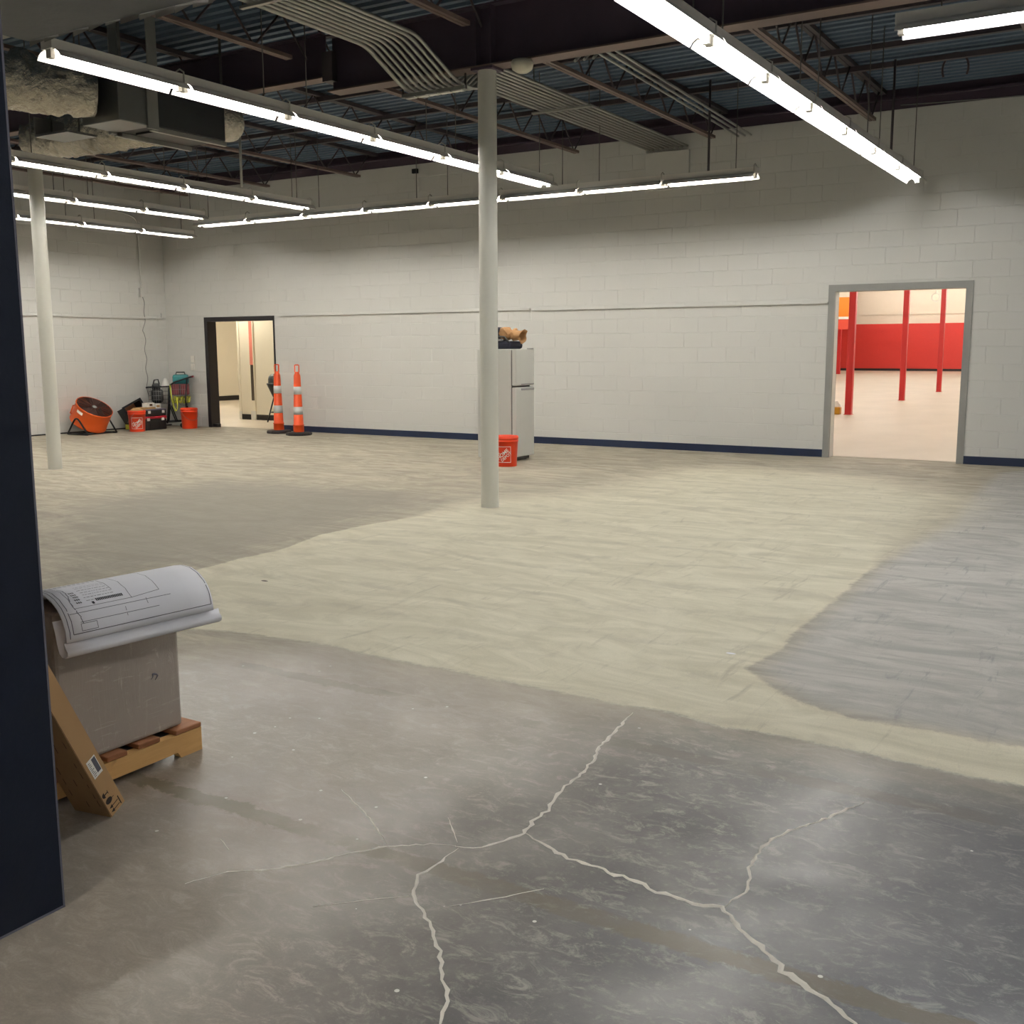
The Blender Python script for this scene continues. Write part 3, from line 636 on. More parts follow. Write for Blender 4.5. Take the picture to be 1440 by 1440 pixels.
p = AY(1316, 418, 40); t = tag(MB().tube([(p[0]+.14*math.cos(a), 40, p[2]+.14*math.sin(a)) for a in [2*PI*k/18 for k in range(18)]], .02, 6, closed=True).tube([(p[0], 40, p[2]+.14), (p[0]+.05, 40, 5.25)], .012, 5).build('hanging_ring', MT['wht']), 'small pale ring hanging from ceiling beyond the right doorway', 'ring')
# left room: a closed box with a bare partition
LX0, LX1, LYF, LZ = -22.55, -12.6, 25.5, 3.1
struct(MB().box((LX0-.12, Y0, 0), (LX0, LYF, LZ)).build('wall_side_left', MT['cream'])); struct(MB().box((LX1, Y0, 0), (LX1+.12, LYF, LZ)).build('wall_side_right', MT['cream']))
struct(MB().box((LX0, LYF, 0), (LX1, LYF+.12, LZ)).build('wall_side_back', MT['cream'])); struct(MB().box((LX0-.12, Y0, LZ), (LX1+.12, LYF+.12, LZ+.1)).build('ceiling_side', MT['cream']))
struct(MB().box((LX0, Y0, 0), (LX0+.012, LYF, .13)).build('baseboard_side', MT['blackbase']))
YP = AZ(338, 589.5)[1]; xa = AZ(338.5, 589.5)[0]
pw = struct(MB().box((xa+.02, YP, 0), (LX1, YP+.12, LZ)).build('wall_partition', MT['cream']))
MB().box((xa+.06, YP-.01, 0), (LX1, YP, .11)).build('black_base', MT['blackbase'], pw)
MB().box((xa, YP-.015, 0), (xa+.055, YP+.135, LZ)).build('end_post', MT['cream'], pw)
MB().box((xa-.001, YP-.018, 0), (xa+.058, YP+.12, .17)).build('bare_foot', MT['filler'], pw)
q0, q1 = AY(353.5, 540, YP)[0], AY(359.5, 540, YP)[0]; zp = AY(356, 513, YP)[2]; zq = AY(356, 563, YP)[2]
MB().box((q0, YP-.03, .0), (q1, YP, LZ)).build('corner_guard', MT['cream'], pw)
MB().box((q0+.012, YP-.034, zp), (q1-.025, YP-.029, LZ)).build('red_spill_strip', MT['pinkspill'], pw)  # red reflected light painted onto the post as a pink strip
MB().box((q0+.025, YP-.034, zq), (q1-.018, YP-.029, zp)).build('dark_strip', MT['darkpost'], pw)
MB().box((q0-.004, YP-.036, 0), (q1+.004, YP-.0, .18)).build('bare_foot', MT['filler'], pw)
for k, (x, y) in enumerate(((-19.5, 15.6), (-19.5, 18.8), (-19.5, 22.0), (-16.2, 15.0))):  # unseen strips added to brighten the room behind the left doorway
    t = thing('added_strip', 'unseen ceiling strip added to light the side room, %s from its doorway' % ORD[(3, 1, 2, 0)[k] if k != 3 else 0], 'light', (x, y, LZ-.09), 0, 'added ceiling strips of the side room')
    MB().box((-.7, -.07, .03), (.7, .07, .09)).build('housing', MT['fixture'], t); MB().tube([(-.66, 0, 0), (.66, 0, 0)], .02, 8).build('tube', MT['sidet'], t)
# stool half hidden by the jamb
cy_ = YP-.27; cx_ = AY(378.5, 540, cy_)[0]+.20
t = thing('bar_stool', 'black stool with grey rounded back, half hidden behind the black door frame', 'stool', (cx_, cy_, 0))
zt_, zm, zl = AY(383, 525, cy_)[2], AY(383, 539, cy_)[2], AY(383, 560, cy_)[2]
MB().lathe([(0, zt_), (.10, zt_-.015), (.15, zt_-.06), (.165, zt_-.12), (.165, zm)], 20, (0, .0, 0)).build('backrest', MT['screenblk'], t)
MB().lathe([(0, zm+.004), (.19, zm+.004), (.20, zm-.01), (.19, zm-.03), (.08, zl+.02), (.06, zl), (0, zl)], 20).build('seat', MT['blk'], t)
for k in range(4):
    a = PI/4+PI/2*k; MB().tube([(.06*math.cos(a), .06*math.sin(a), zl+.03), (.20*math.cos(a), .20*math.sin(a), 0)], .014, 6).build('leg', MT['blkmetal'], t)
MB().tube([(.14*math.cos(2*PI*k/16), .14*math.sin(2*PI*k/16), zl*.42) for k in range(16)], .009, 5, closed=True).build('foot_ring', MT['blkmetal'], t)
# ------------------------------------------------------------------ refrigerator
t = thing('refrigerator', 'white top-freezer refrigerator standing behind the middle column', 'refrigerator', (-7.24, 11.74, 0))
MB().cbox((-.27, -.225, .03), (.235, .225, 1.41), .012).build('body', MT['fridge'], t)
MB().box((.235, -.215, .07), (.25, .215, 1.40)).build('gasket', MT['gasket'], t)
d = MB().cbox((.25, -.228, .955), (.312, .228, 1.412), .012).build('freezer_door', MT['fridge'], t)
d2 = MB().cbox((.25, -.228, .055), (.312, .228, .935), .012).build('lower_door', MT['fridge'], t)
MB().cbox((.305, -.10, .895), (.32, .215, .922), .005).build('handle', MT['greyp'], d2)
MB().cbox((.305, -.10, .965), (.318, .215, .978), .004).build('handle', MT['greyp'], d)
for x in (-.22, .2):
    for y in (-.18, .18): MB().lathe([(0, 0), (.022, 0), (.022, .035), (0, .035)], 10, (x, y, 0)).build('foot', MT['blk'], t)
MB().box((.2, -.2, .012), (.25, .2, .05)).build('kick_plate', MT['blk'], t)
MB().box((.26, .13, 1.412), (.31, .215, 1.422)).build('hinge_cap', MT['greyp'], t)
tz = 1.413
bg = thing('tool_bag', 'navy canvas tool bag lying on top of the refrigerator', 'bag', (-7.2, 11.72, tz))
MB().cbox((-.28, -.19, 0), (.17, .15, .10), .035).build('base', MT['navybag'], bg)
MB().cbox((-.30, -.17, .09), (-.01, .13, .275), .05).build('body', MT['navybag'], bg)
MB().tube([(-.05, -.18, .10), (.02, -.205, .155), (.10, -.205, .15), (.16, -.19, .08)], .012, 6).build('strap', MT['blk'], bg)
MB().cbox((-.03, -.2, .10), (.06, -.16, .125), .008).build('buckle', MT['greyp'], bg)
mb = MB(); n = 22; prof = []
for i in range(n):
    u = i/(n-1); r = .10*(math.sin(PI*min(1, u*1.5+.12))**.5 if u < .55 else 1.0-.15*math.sin((u-.55)*6)+.28*max(0, u-.8))*(1 if u > .02 else .4)
    prof.append((max(.02, r), u*.33-.14))
mb.lathe(prof, 26, (0, 0, 0), Matrix.Rotation(PI/2, 3, 'Y'))
mb.v = [tuple(Vector(p)+Vector((1, 1, 1))*.022*mn.noise(Vector(p)*17)+Vector((0, 0, .03))*mn.noise(Vector(p)*8)) for p in mb.v]
o = mb.build('paper_bag', MT['paperbag'], None, (-7.10, 11.66, tz+.185)); o.scale = (1, .9, .85); o.rotation_euler = (0, .12, 0); tag(o, 'crumpled brown paper bag lying on the navy tool bag', 'bag')

# ------------------------------------------------------------------ buckets
def text_mesh(body, size):
    c = bpy.data.curves.new('t', 'FONT'); c.body = body; c.size = size; c.align_x = 'CENTER'; c.align_y = 'CENTER'; c.offset = size*.018
    o = bpy.data.objects.new('t', c); me = o.to_mesh(); vs = [tuple(v.co) for v in me.vertices]; fs = [tuple(p.vertices) for p in me.polygons]
    o.to_mesh_clear(); bpy.data.objects.remove(o); bpy.data.curves.remove(c); return vs, fs
def bucket(label, p, facing, logo=True, handle=.0):
    t = thing('bucket', label, 'bucket', tuple(p), 0, 'orange five gallon buckets')
    MB().lathe([(0, .004), (.130, .0), (.132, .004), (.148, .30), (.153, .30), (.153, .315), (.149, .317), (.150, .335), (.156, .337), (.156, .352), (.151, .354), (.152, .368), (.146, .37), (.141, .30), (.126, .012), (0, .01)], 32).build('pail', MT['orange'], t)
    MB().tube([(.155*math.cos(a), .155*math.sin(a), .325-.17*max(0, math.sin(a-handle))) for a in [handle+PI*k/18 for k in range(19)]], .003, 5).build('handle', MT['chrome'], t)
    if logo:
        L = MB(); c, s = math.cos(.70), math.sin(.70); geo = []
        for txt, sz, ox, oy in (('THE', .035, -.055, .045), ('HOME', .062, .0, .004), ('DEPOT', .05, .012, -.046)):
            vs, fs = text_mesh(txt, sz); geo.append(([(x+ox, y+oy) for x, y, _ in vs], fs))
        geo = [([(x*c-y*s, x*s+y*c) for x, y in vs], fs) for vs, fs in geo]
        h = .098
        for (x0, y0, x1, y1) in ((-h, -h, h, -h+.006), (-h, h-.006, h, h), (-h, -h, -h+.006, h), (h-.006, -h, h, h)):
            xs_ = np.linspace(x0, x1, 12); vs = [(x, y0) for x in xs_]+[(x, y1) for x in xs_]; geo.append((vs, [(i, i+1, 13+i, 12+i) for i in range(11)]))
        for vs, fs in geo:
            out = []
            for x, y in vs:
                z = .15+y; r = .1325+.0535*z+.0016; an = facing+x/r; out.append((r*math.cos(an), r*math.sin(an), z))
            L.add(out, fs)
        stuff(L.build('logo_print', MT['wht'], t))
    return t
def tocam(p, off=0.): return math.atan2(-p[1], -p[0])+off
p = AZ(711.5, 655); p[2] = 0; bucket('orange bucket with white square logo beside the refrigerator', p, tocam(p, -.25), True, 1.0)
pb = AZ(193.5, 606.6); bucket('orange bucket with white logo left of the black toolboxes', pb, tocam(pb, .0), True, 2.2)
pb2 = AZ(267, 602.3); bucket('plain orange bucket between shopping cart and black door frame', pb2, 0, False, -1.9)
o = MB().lathe([(0, .06), (.05, .055), (.10, .03), (.13, 0), (.12, -.01), (0, -.01)], 16, (0, 0, 0)); o.v = [tuple(Vector(q)+Vector((0, 0, .04))*mn.noise(Vector(q)*22+Vector((3, 1, 2)))) for q in o.v]
o = o.build('rag', MT['tan'], None, (pb[0], pb[1], .352)); tag(o, 'crumpled tan rag heaped in the logo bucket left of toolboxes', 'rag')

# ------------------------------------------------------------------ traffic delineators
def delineator(p, label, rot):
    t = thing('traffic_delineator', label, 'delineator', tuple(p), rot, 'orange delineator posts')
    MB().lathe([(0, 0), (.21, 0), (.215, .01), (.215, .035), (.20, .048), (.12, .055), (0, .055)], 10, smooth=False).build('rubber_base', MT['rubber'], t)
    zz = [(.088, .05), (.088, .16), (.095, .163), (.095, .172), (.082, .178), (.055, .985), (.05, 1.0), (.037, 1.03), (.036, 1.05), (0, 1.05)]
    MB().lathe(zz, 24).build('post', MT['coneo'], t)
    for z0, z1 in ((.345, .473), (.678, .806)):
        r = lambda z: .082-(z-.178)*.027/.807+.002
        MB().lathe([(r(z0)-.002, z0), (r(z0), z0), (r(z1), z1), (r(z1)-.002, z1)], 24).build('reflective_band', MT['conew'], t)
    lp = [(-.032, 0, 1.04), (-.034, 0, 1.15), (-.03, 0, 1.163), (.03, 0, 1.163), (.034, 0, 1.15), (.032, 0, 1.04)]
    h = MB()
    for a, b in zip(lp[:-1], lp[1:]): h.bar(a, b, .03, .018)
    h.build('grip_loop', MT['coneo'], t)
    return t
delineator(AZ(392.5, 608.8), 'left of two orange delineator posts, close beside the black door frame', .45)
delineator(AZ(420.5, 611.8), 'right of two orange delineator posts, standing in front of the white wall', .75)

# ------------------------------------------------------------------ pallet, wrapped box, plans, long carton
t = thing('pallet', 'small pine pallet with brown deck boards under the wrapped box', 'pallet', (-2.86, 2.0, 0))
pf = [(-.25, 0), (-.17, 0), (-.17, .03), (.05, .03), (.05, .03), (.08, 0), (.12, 0), (.14, .022), (.435, .022), (.45, 0), (.545, 0), (.545, .085), (-.25, .085)]
for x in (-.03, -.27, -.51): MB().extrude([(y, z) for y, z in pf], 'x', x, x+.036).build('stringer', MT['pine'], t)
for k, (a, b) in enumerate(((-.25, -.16), (-.10, -.02), (.035, .105), (.145, .225), (.275, .365), (.43, .545))):
    MB().cbox((-.50, a, .086), (.004+.004*(k % 2), b, .103), .004).build('deck_board', MT['deckwood'], t)
MB().box((-.46, -.02, .0852), (-.03, .52, .0858)).build('gap_shade_sheet', MT['blk'], t)  # added black sheet standing in for the shade in the board gaps
bx = thing('wrapped_box', 'grey brown shrink-wrapped box standing on the small pine pallet', 'box', (-2.885, 2.0, .104))
mb = MB().cbox((-.30, 0, 0), (0, .49, .508), .012)
mb.build('carton', MT['wrap'], bx)
for y, z in ((.38, .37), (.375, .20)): MB().tube([(.0005, y+.011*math.cos(a)+.006*math.sin(3*a), z+.017*math.sin(a)) for a in [-.4+3.6*j/9 for j in range(10)]], [.0008, .002, .0035, .003, .004, .003, .002, .003, .002, .0006], 5).build('film_tear', MT['ink'] if z < .3 else MT['film'], bx)
# drawings
prof = [(-3.16, .6125), (-3.12, .616), (-3.05, .640), (-2.97, .675), (-2.915, .684), (-2.865, .680), (-2.825, .663), (-2.793, .637), (-2.775, .607), (-2.765, .575), (-2.763, .545)]
cum = [0]
for a, b in zip(prof[:-1], prof[1:]): cum.append(cum[-1]+math.hypot(b[0]-a[0], b[1]-a[1]))
LEN = cum[-1]; PY0, PY1 = 1.965, 2.49
def sheet(s, tt, off=0.):
    s = max(0, min(LEN-1e-6, s)); i = max(j for j in range(len(cum)-1) if cum[j] <= s); k = (s-cum[i])/(cum[i+1]-cum[i])
    a, b = prof[i], prof[i+1]; n = Vector((-(b[1]-a[1]), 0, b[0]-a[0])).normalized()
    y = PY0+(PY1-PY0)*tt
    return Vector((a[0]+(b[0]-a[0])*k+.12*(y-1.97), y-.06*(a[0]+2.8), a[1]+(b[1]-a[1])*k))+n*off
pl = thing('drawing_set', 'stack of large building plans draped over the wrapped box', 'drawings', (-2.95, 2.2, .62))
def loc_(p): return p-Vector((-2.95, 2.2, .62))
def sheetmesh(s0, s1, t0, t1, o0, o1, ns=26, nt_=6):
    mb = MB(); vs = []; fs = []
    for lay_ in (o1, o0):
        for i in range(ns+1):
            for j in range(nt_+1): vs.append(loc_(sheet(s0+(s1-s0)*i/ns, t0+(t1-t0)*j/nt_, lay_)))
    w_ = nt_+1; o = (ns+1)*w_
    for i in range(ns):
        for j in range(nt_): a = i*w_+j; fs += [(a, a+w_, a+w_+1, a+1), (o+a, o+a+1, o+a+w_+1, o+a+w_)]
    for i in range(ns): a = i*w_; b = a+nt_; fs += [(a, a+o, a+w_+o, a+w_), (b, b+w_, b+w_+o, b+o)]
    for j in range(nt_): a = j; b = ns*w_+j; fs += [(a, a+1, a+1+o, a+o), (b, b+o, b+1+o, b+1)]
    return mb.add(vs, fs, True)
sheetmesh(0, LEN, 0, 1, -.004, 0).build('top_sheet', MT['paper'], pl)
sheetmesh(0.02, LEN-.004, .012, .985, -.012, -.0055).build('under_sheets', MT['paper'], pl)
mb = MB(); pr = [(-2.770, .545), (-2.766, .528), (-2.756, .518), (-2.757, .506), (-2.768, .498), (-2.785, .498), (-2.797, .508), (-2.806, .535), (-2.812, .57), (-2.822, .605)]
vs = []; fs = []
for i, (x, z) in enumerate(pr):
    for j in range(7): y = PY0-.006+(PY1-PY0+.03)*j/6; vs.append(loc_(Vector((x+.12*(y-1.97), y, z))))
for i in range(len(pr)-1):
    for j in range(6): a = i*7+j; fs.append((a, a+1, a+8, a+7))
mb.add(vs, fs, True); o = mb.build('rolled_edge', MT['paper'], pl); md = o.modifiers.new('solid', 'SOLIDIFY'); md.thickness = .003
ink = MB(); ink2 = MB()
def line(mb, s0, t0, s1, t1, w_=.0012):
    L = max(abs(s1-s0), abs(t1-t0)*.5); n = max(1, int(L/.02)); d = Vector((s1-s0, (t1-t0)*.52)); d.normalize(); pn = Vector((-d.y, d.x))*w_
    for k in range(n):
        a = (s0+(s1-s0)*k/n, t0+(t1-t0)*k/n); b = (s0+(s1-s0)*(k+1)/n, t0+(t1-t0)*(k+1)/n)
        mb.add([loc_(sheet(a[0]+pn.x, a[1]+pn.y/.52, .0008)), loc_(sheet(b[0]+pn.x, b[1]+pn.y/.52, .0008)), loc_(sheet(b[0]-pn.x, b[1]-pn.y/.52, .0008)), loc_(sheet(a[0]-pn.x, a[1]-pn.y/.52, .0008))], [(0, 1, 2, 3)])
E0 = LEN-.022
for q in ((.05, .045, E0, .045), (E0, .045, E0, .985), (.05, .985, E0, .985), (.05, .022, E0+.012, .022)): line(ink, *q)
V0 = LEN-.33
for q in ((V0, .09, LEN-.10, .09), (V0, .46, LEN-.10, .46), (LEN-.10, .09, LEN-.10, .46), (V0+.02, .66, LEN-.11, .66), (LEN-.10, .46, LEN-.11, .66), (V0+.05, .38, LEN-.15, .38), (LEN-.055, .1, LEN-.055, .62), (LEN-.085, .05, LEN-.085, .72), (LEN-.05, .10, LEN-.05, .2), (LEN-.028, .10, LEN-.028, .2), (LEN-.05, .1, LEN-.028, .1), (LEN-.05, .2, LEN-.028, .2), (LEN-.075, .4, LEN-.045, .4), (LEN-.09, .55, LEN-.07, .55)): line(ink, *q, .0008)
for k in range(12): line(ink, V0+.06, .03+.03*k, V0+.10, .035+.03*k, .0022)
for k in range(7):
    t0 = .18+.01*random.random()
    while t0 < .36: d = .008+.02*random.random(); line(ink2, V0+.13+.013*k, t0, V0+.13+.013*k, t0+d, .0007); t0 += d+.006
for k in range(16): line(ink2, LEN-.125, .25+.011*k, LEN-.114, .25+.011*k, .0022)
for k in range(5):
    for j in range(3): line(ink2, LEN-.17+.012*k, .125+.012*j, LEN-.165+.012*k, .131+.012*j, .0018)
line(ink2, LEN-.115, .22, LEN-.105, .22, .004)
for k in range(8): line(ink, V0+.12+.02*k, .10+.012*math.sin(k), V0+.14+.02*k, .105+.012*math.sin(k+1), .0012)
stuff(ink.build('drawn_lines', MT['ink'], pl)); stuff(ink2.build('drawn_notes', MT['ink2'], pl))
# long carton leaning
P0 = Vector(AZ(157, 1149.5)); P1 = Vector(AZ(105.5, 1139)); e1 = (P1-P0).normalized(); g = Vector((e1.y, -e1.x, 0)); th = math.radians(27)
if g.y < 0: g = -g
e2 = g*math.cos(th)+Vector((0, 0, math.sin(th))); uu = -g*math.sin(th)+Vector((0, 0, math.cos(th)))
ca, cb_, cl = (P1-P0).length, .066, .90
ct = thing('long_carton', 'long brown cardboard carton leaning by the pallet at dark wall', 'carton', tuple(P0))
def K(a, b, c): return e1*a+e2*b+uu*c
def kbox(mb, lo, hi): 
    vs = [K(a, b, c) for c in (lo[2], hi[2]) for b in (lo[1], hi[1]) for a in (lo[0], hi[0])]
    return mb.add(vs, [(0, 1, 3, 2), (4, 6, 7, 5), (0, 4, 5, 1), (1, 5, 7, 3), (3, 7, 6, 2), (2, 6, 4, 0)])
kbox(MB(), (0, 0, 0), (ca, cb_, cl)).build('box', MT['card'], ct)
E_ = .0008
kbox(MB(), (-E_, .001, .002), (0, .0022, cl)).build('edge_fold', MT['brownink'], ct)
def face_quad(mb, b0, c0, b1, c1, lift=E_): mb.add([K(-lift, b0, c0), K(-lift, b1, c0), K(-lift, b1, c1), K(-lift, b0, c1)], [(0, 1, 2, 3)])
def face_poly(mb, pts): mb.add([K(-E_*1.2, b, c) for b, c in pts], [tuple(range(len(pts)))])
lb = MB(); face_quad(lb, .014, .155, .052, .225); lb = lb.build('shipping_label', MT['wht'], ct)
mb = MB(); face_quad(mb, .034, .165, .050, .220, E_*1.3); mb.build('grey_block', MT['ink'], lb)
mb = MB()
for k in range(9): face_quad(mb, .017, .162+.0065*k, .017+.006+.008*random.random(), .164+.0065*k, E_*1.3)
stuff(mb.build('label_text', MT['ink2'], lb))
mb = MB()
face_poly(mb, [(.016+.011*math.cos(a), .083+.010*math.sin(a)) for a in [PI/2+PI*j/8 for j in range(9)]]); face_quad(mb, .016, .081, .030, .085); face_quad(mb, .029, .076, .031, .090)
stuff(mb.build('glass_symbol', MT['cardink'], ct))
mb = MB(); face_poly(mb, [(.020+.014*math.cos(a), .055+.011*math.sin(a)) for a in [2*PI*j/12 for j in range(12)]]); face_quad(mb, .030, .053, .042, .055)
stuff(mb.build('umbrella_symbol', MT['cardink'], ct))
mb = MB()
for c in (.014, .030):
    face_quad(mb, .016, c-.0015, .048, c+.0015); face_poly(mb, [(.008, c), (.022, c-.007), (.022, c+.007)])
face_quad(mb, .050, .006, .054, .04)
stuff(mb.build('arrows_symbol', MT['cardink'], ct))
mb = MB()
for k in range(15):
    for j in range(3):
        if random.random() < .75: c0 = .03+.045*k+.02*random.random(); b0 = .02+.045*j+.006*random.random(); mb.add([K(b0, -E_, c0), K(b0+.003, -E_, c0), K(b0+.003, -E_, c0+.012+.025*random.random()), K(b0, -E_, c0+.012+.02*random.random())], [(0, 1, 2, 3)])
stuff(mb.build('printed_text', MT['brownink'], ct))

# ------------------------------------------------------------------ drum fan
Cf = Vector(AY(133, 572, 11.85)); tc_ = (Vector(O)-Cf).normalized(); rr_ = Vector(RT); up_ = Vector(UP)
nf = (tc_*.40+(rr_*.37+up_*.93)*.90).normalized(); q = nf.to_track_quat('Z', 'Y').to_matrix()
fb = Vector((Cf.x-.05, Cf.y, 0)); ft = thing('drum_fan', 'orange drum fan tilted upward on black tube stand by left wall', 'fan', tuple(fb))
lc = Cf-fb; rd = .305; dp = .33
MB().lathe([(rd-.006, 0), (rd+.006, 0), (rd+.006, -.02), (rd, -.025), (rd, -dp+.03), (rd+.006, -dp+.02), (rd+.006, -dp), (rd-.008, -dp), (rd-.008, -.005)], 40, lc, q).build('drum', MT['fano'], ft)
gm = MB()
for k in range(1, 20): gm.tube([lc+q @ Vector((rd*k/20*math.cos(a), rd*k/20*math.sin(a), -.004)) for a in [2*PI*j/28 for j in range(28)]], .0048, 4, closed=True)
for k in range(12): a = 2*PI*k/12; gm.tube([lc+q @ Vector((.04*math.cos(a), .04*math.sin(a), -.002)), lc+q @ Vector((rd*math.cos(a), rd*math.sin(a), -.002))], .004, 4)
gg = stuff(gm.build('front_grille', MT['grille'], ft)); 
MB().lathe([(0, .006), (.04, .004), (.045, -.01)], 20, lc, q).build('badge', MT['greyp'], ft)
for k in range(3):
    a = 2*PI*k/3; bl = MB(); v = []
    for i in range(7):
        rad = .06+.22*i/6
        for s in (-1, 1): an = a+s*.42*(.6+.4*i/6); v.append(lc+q @ Vector((rad*math.cos(an), rad*math.sin(an), -.15+s*.045)))
    bl.add(v, [(2*i, 2*i+1, 2*i+3, 2*i+2) for i in range(6)], True).build('blade', MT['blk'], ft)
MB().lathe([(0, -.09), (.065, -.09), (.07, -.2), (0, -.2)], 20, lc, q).build('hub', MT['blk'], ft)
MB().lathe([(0, -dp+.01), (rd-.01, -dp+.01)], 28, lc, q).build('rear_guard', MT['blk'], ft)
sl = Vector(AY(119.5, 581, 11.6)); ax = (nf.cross(Vector((0, 0, 1)))).normalized()
if ax.dot(rr_) < 0: ax = -ax
mid = lc-nf*dp*.5
def onDrum(ang, dz, r=rd+.004):    # point on the drum skin
    return lc+q @ Vector((r*math.cos(ang), r*math.sin(ang), dz))
qi = q.inverted(); best = max([2*PI*k/72 for k in range(72)], key=lambda a: (q @ Vector((math.cos(a), math.sin(a), 0))).dot((tc_*.8-rr_*.6).normalized()))
lbm = MB(); v = []
for i in range(7):
    for dz in (-.055, -.105): v.append(onDrum(best-.12+.42*i/6, dz, rd+.003))
lbm.add(v, [(2*i, 2*i+1, 2*i+3, 2*i+2) for i in range(6)]).build('label_plate', MT['wht'], ft)
MB().tube([onDrum(best-.5, -.06), onDrum(best-.5, -.06, rd+.03), onDrum(best-.5, -.22, rd+.03), onDrum(best-.5, -.22)], .012, 6).build('grip_handle', MT['fano'], ft)
for s in (-1, 1):
    pv = mid+ax*s*(rd+.015); pv2 = Vector((pv.x, pv.y, pv.z)); base = Vector((ax.x, ax.y, 0)).normalized(); sd = Vector((-base.y, base.x, 0))
    f1 = base*s*.31+sd*.24+Vector((mid.x, mid.y, .016)); f2 = base*s*.31-sd*.24+Vector((mid.x, mid.y, .016))
    MB().tube(smooth_path([f1, pv2+Vector((0, 0, .0)), f2]), .014, 6).build('leg', MT['blkmetal'], ft)
    MB().tube([f1, f2], .014, 6).build('foot_rail', MT['blkmetal'], ft)
for s in (-1, 1): MB().tube([base*.31+sd*.14*s+Vector((mid.x, mid.y, .016)), -base*.31+sd*.14*s+Vector((mid.x, mid.y, .016))], .013, 6).build('cross_tube', MT['blkmetal'], ft)

# ------------------------------------------------------------------ corner clutter
t = thing('tool_case', 'large black tool case on floor with red trim, lowest of the stack', 'tool case', (-15.56, 13.0, 0))
MB().cbox((-.13, -.265, 0), (.19, .265, .20), .02).build('body', MT['blk'], t); MB().cbox((-.135, -.27, .20), (.195, .27, .245), .01).build('red_trim', MT['redband'], t)
for y in (-.15, .17): MB().cbox((.188, y-.03, .165), (.205, y+.03, .215), .006).build('latch', MT['wht'], t)
for y in (-.2, -.1, .1, .2): MB().box((.188, y-.01, .02), (.196, y+.01, .16)).build('ridge', MT['blk'], t)
t = thing('tool_case', 'flat black tool case with white latches stacked on the larger case', 'tool case', (-15.56, 13.0, .246))
MB().cbox((-.13, -.265, 0), (.19, .265, .12), .018).build('body', MT['blk'], t); MB().cbox((-.132, -.268, .105), (.192, .268, .125), .006).build('lid_rim', MT['lilac'], t)
for y in (-.12, .19): MB().cbox((.186, y-.028, .05), (.203, y+.028, .10), .006).build('latch', MT['wht'], t)
zt2 = .373
tag(MB().cbox((-.13, -.16, 0), (.13, .14, .03), .004, Matrix.Rotation(.2, 3, 'Z')).build('board_offcut', MT['tan'], None, (-15.53, 12.92, zt2)), 'tan board offcut lying on the top tool case', 'board')
t = thing('carton_small', 'small white printed box on board on the tool cases, left one', 'box', (-15.52, 13.0, zt2+.032), .15); MB().cbox((-.06, -.10, 0), (.06, .09, .075), .004).build('box', MT['wht'], t); MB().box((.0605, -.04, .02), (.0615, .03, .055)).build('print_panel', MT['brownink'], t)
t = thing('carton_small', 'tilted small white box leaning right of the other white box', 'box', (-15.50, 13.17, zt2+.002), -.3); MB().cbox((-.05, -.05, 0), (.05, .05, .085), .004, Matrix.Rotation(.0, 3, 'X')).build('box', MT['wht'], t); MB().box((.0505, -.03, .02), (.0515, .03, .06)).build('print_panel', MT['tan'], t)
a = Vector(AX(176, 597, -15.80)); tl = Vector(AX(184, 580, -15.80))
t = thing('tote_bin', 'open black tote tilted against left wall behind the logo bucket', 'bin', (-15.80, tl.y, .10), 0)
ro = Matrix.Rotation(.38, 3, 'X') @ Matrix.Rotation(-1.25, 3, 'Y').inverted()
W, D_, Hh = .16, .19, .22
mb = MB(); c0 = Vector((-.02, 0, .17))
for lo, hi in (((-W, -D_, -.01), (W, D_, .0)), ((-W, -D_, 0), (-W+.012, D_, Hh)), ((W-.012, -D_, 0), (W, D_, Hh)), ((-W, -D_, 0), (W, -D_+.012, Hh)), ((-W, D_-.012, 0), (W, D_, Hh))): mb.box(lo, hi, ro, c0)
mb.build('shell', MT['blk'], t)
mb = MB()
for lo, hi in (((-W-.02, -D_-.02, Hh-.02), (W+.02, -D_, Hh+.012)), ((-W-.02, D_, Hh-.02), (W+.02, D_+.02, Hh+.012)), ((-W-.02, -D_, Hh-.02), (-W, D_, Hh+.012)), ((W, -D_, Hh-.02), (W+.02, D_, Hh+.012))): mb.box(lo, hi, ro, c0)
mb.build('rim', MT['blkmetal'], t); MB().box((-W+.013, -D_+.013, .001), (W-.013, D_-.013, .012), ro, c0).build('lining', MT['deckwood'], t)
tag(MB().tube([(-15.72+(.12+.006*math.sin(k))*math.cos(k*.35), tl.y-.02+.14*math.sin(k*.35), .012+.0012*k) for k in range(70)], .012, 6).build('coiled_hose', MT['yellow']), 'coiled pale yellow hose on floor under the tilted tote', 'hose')
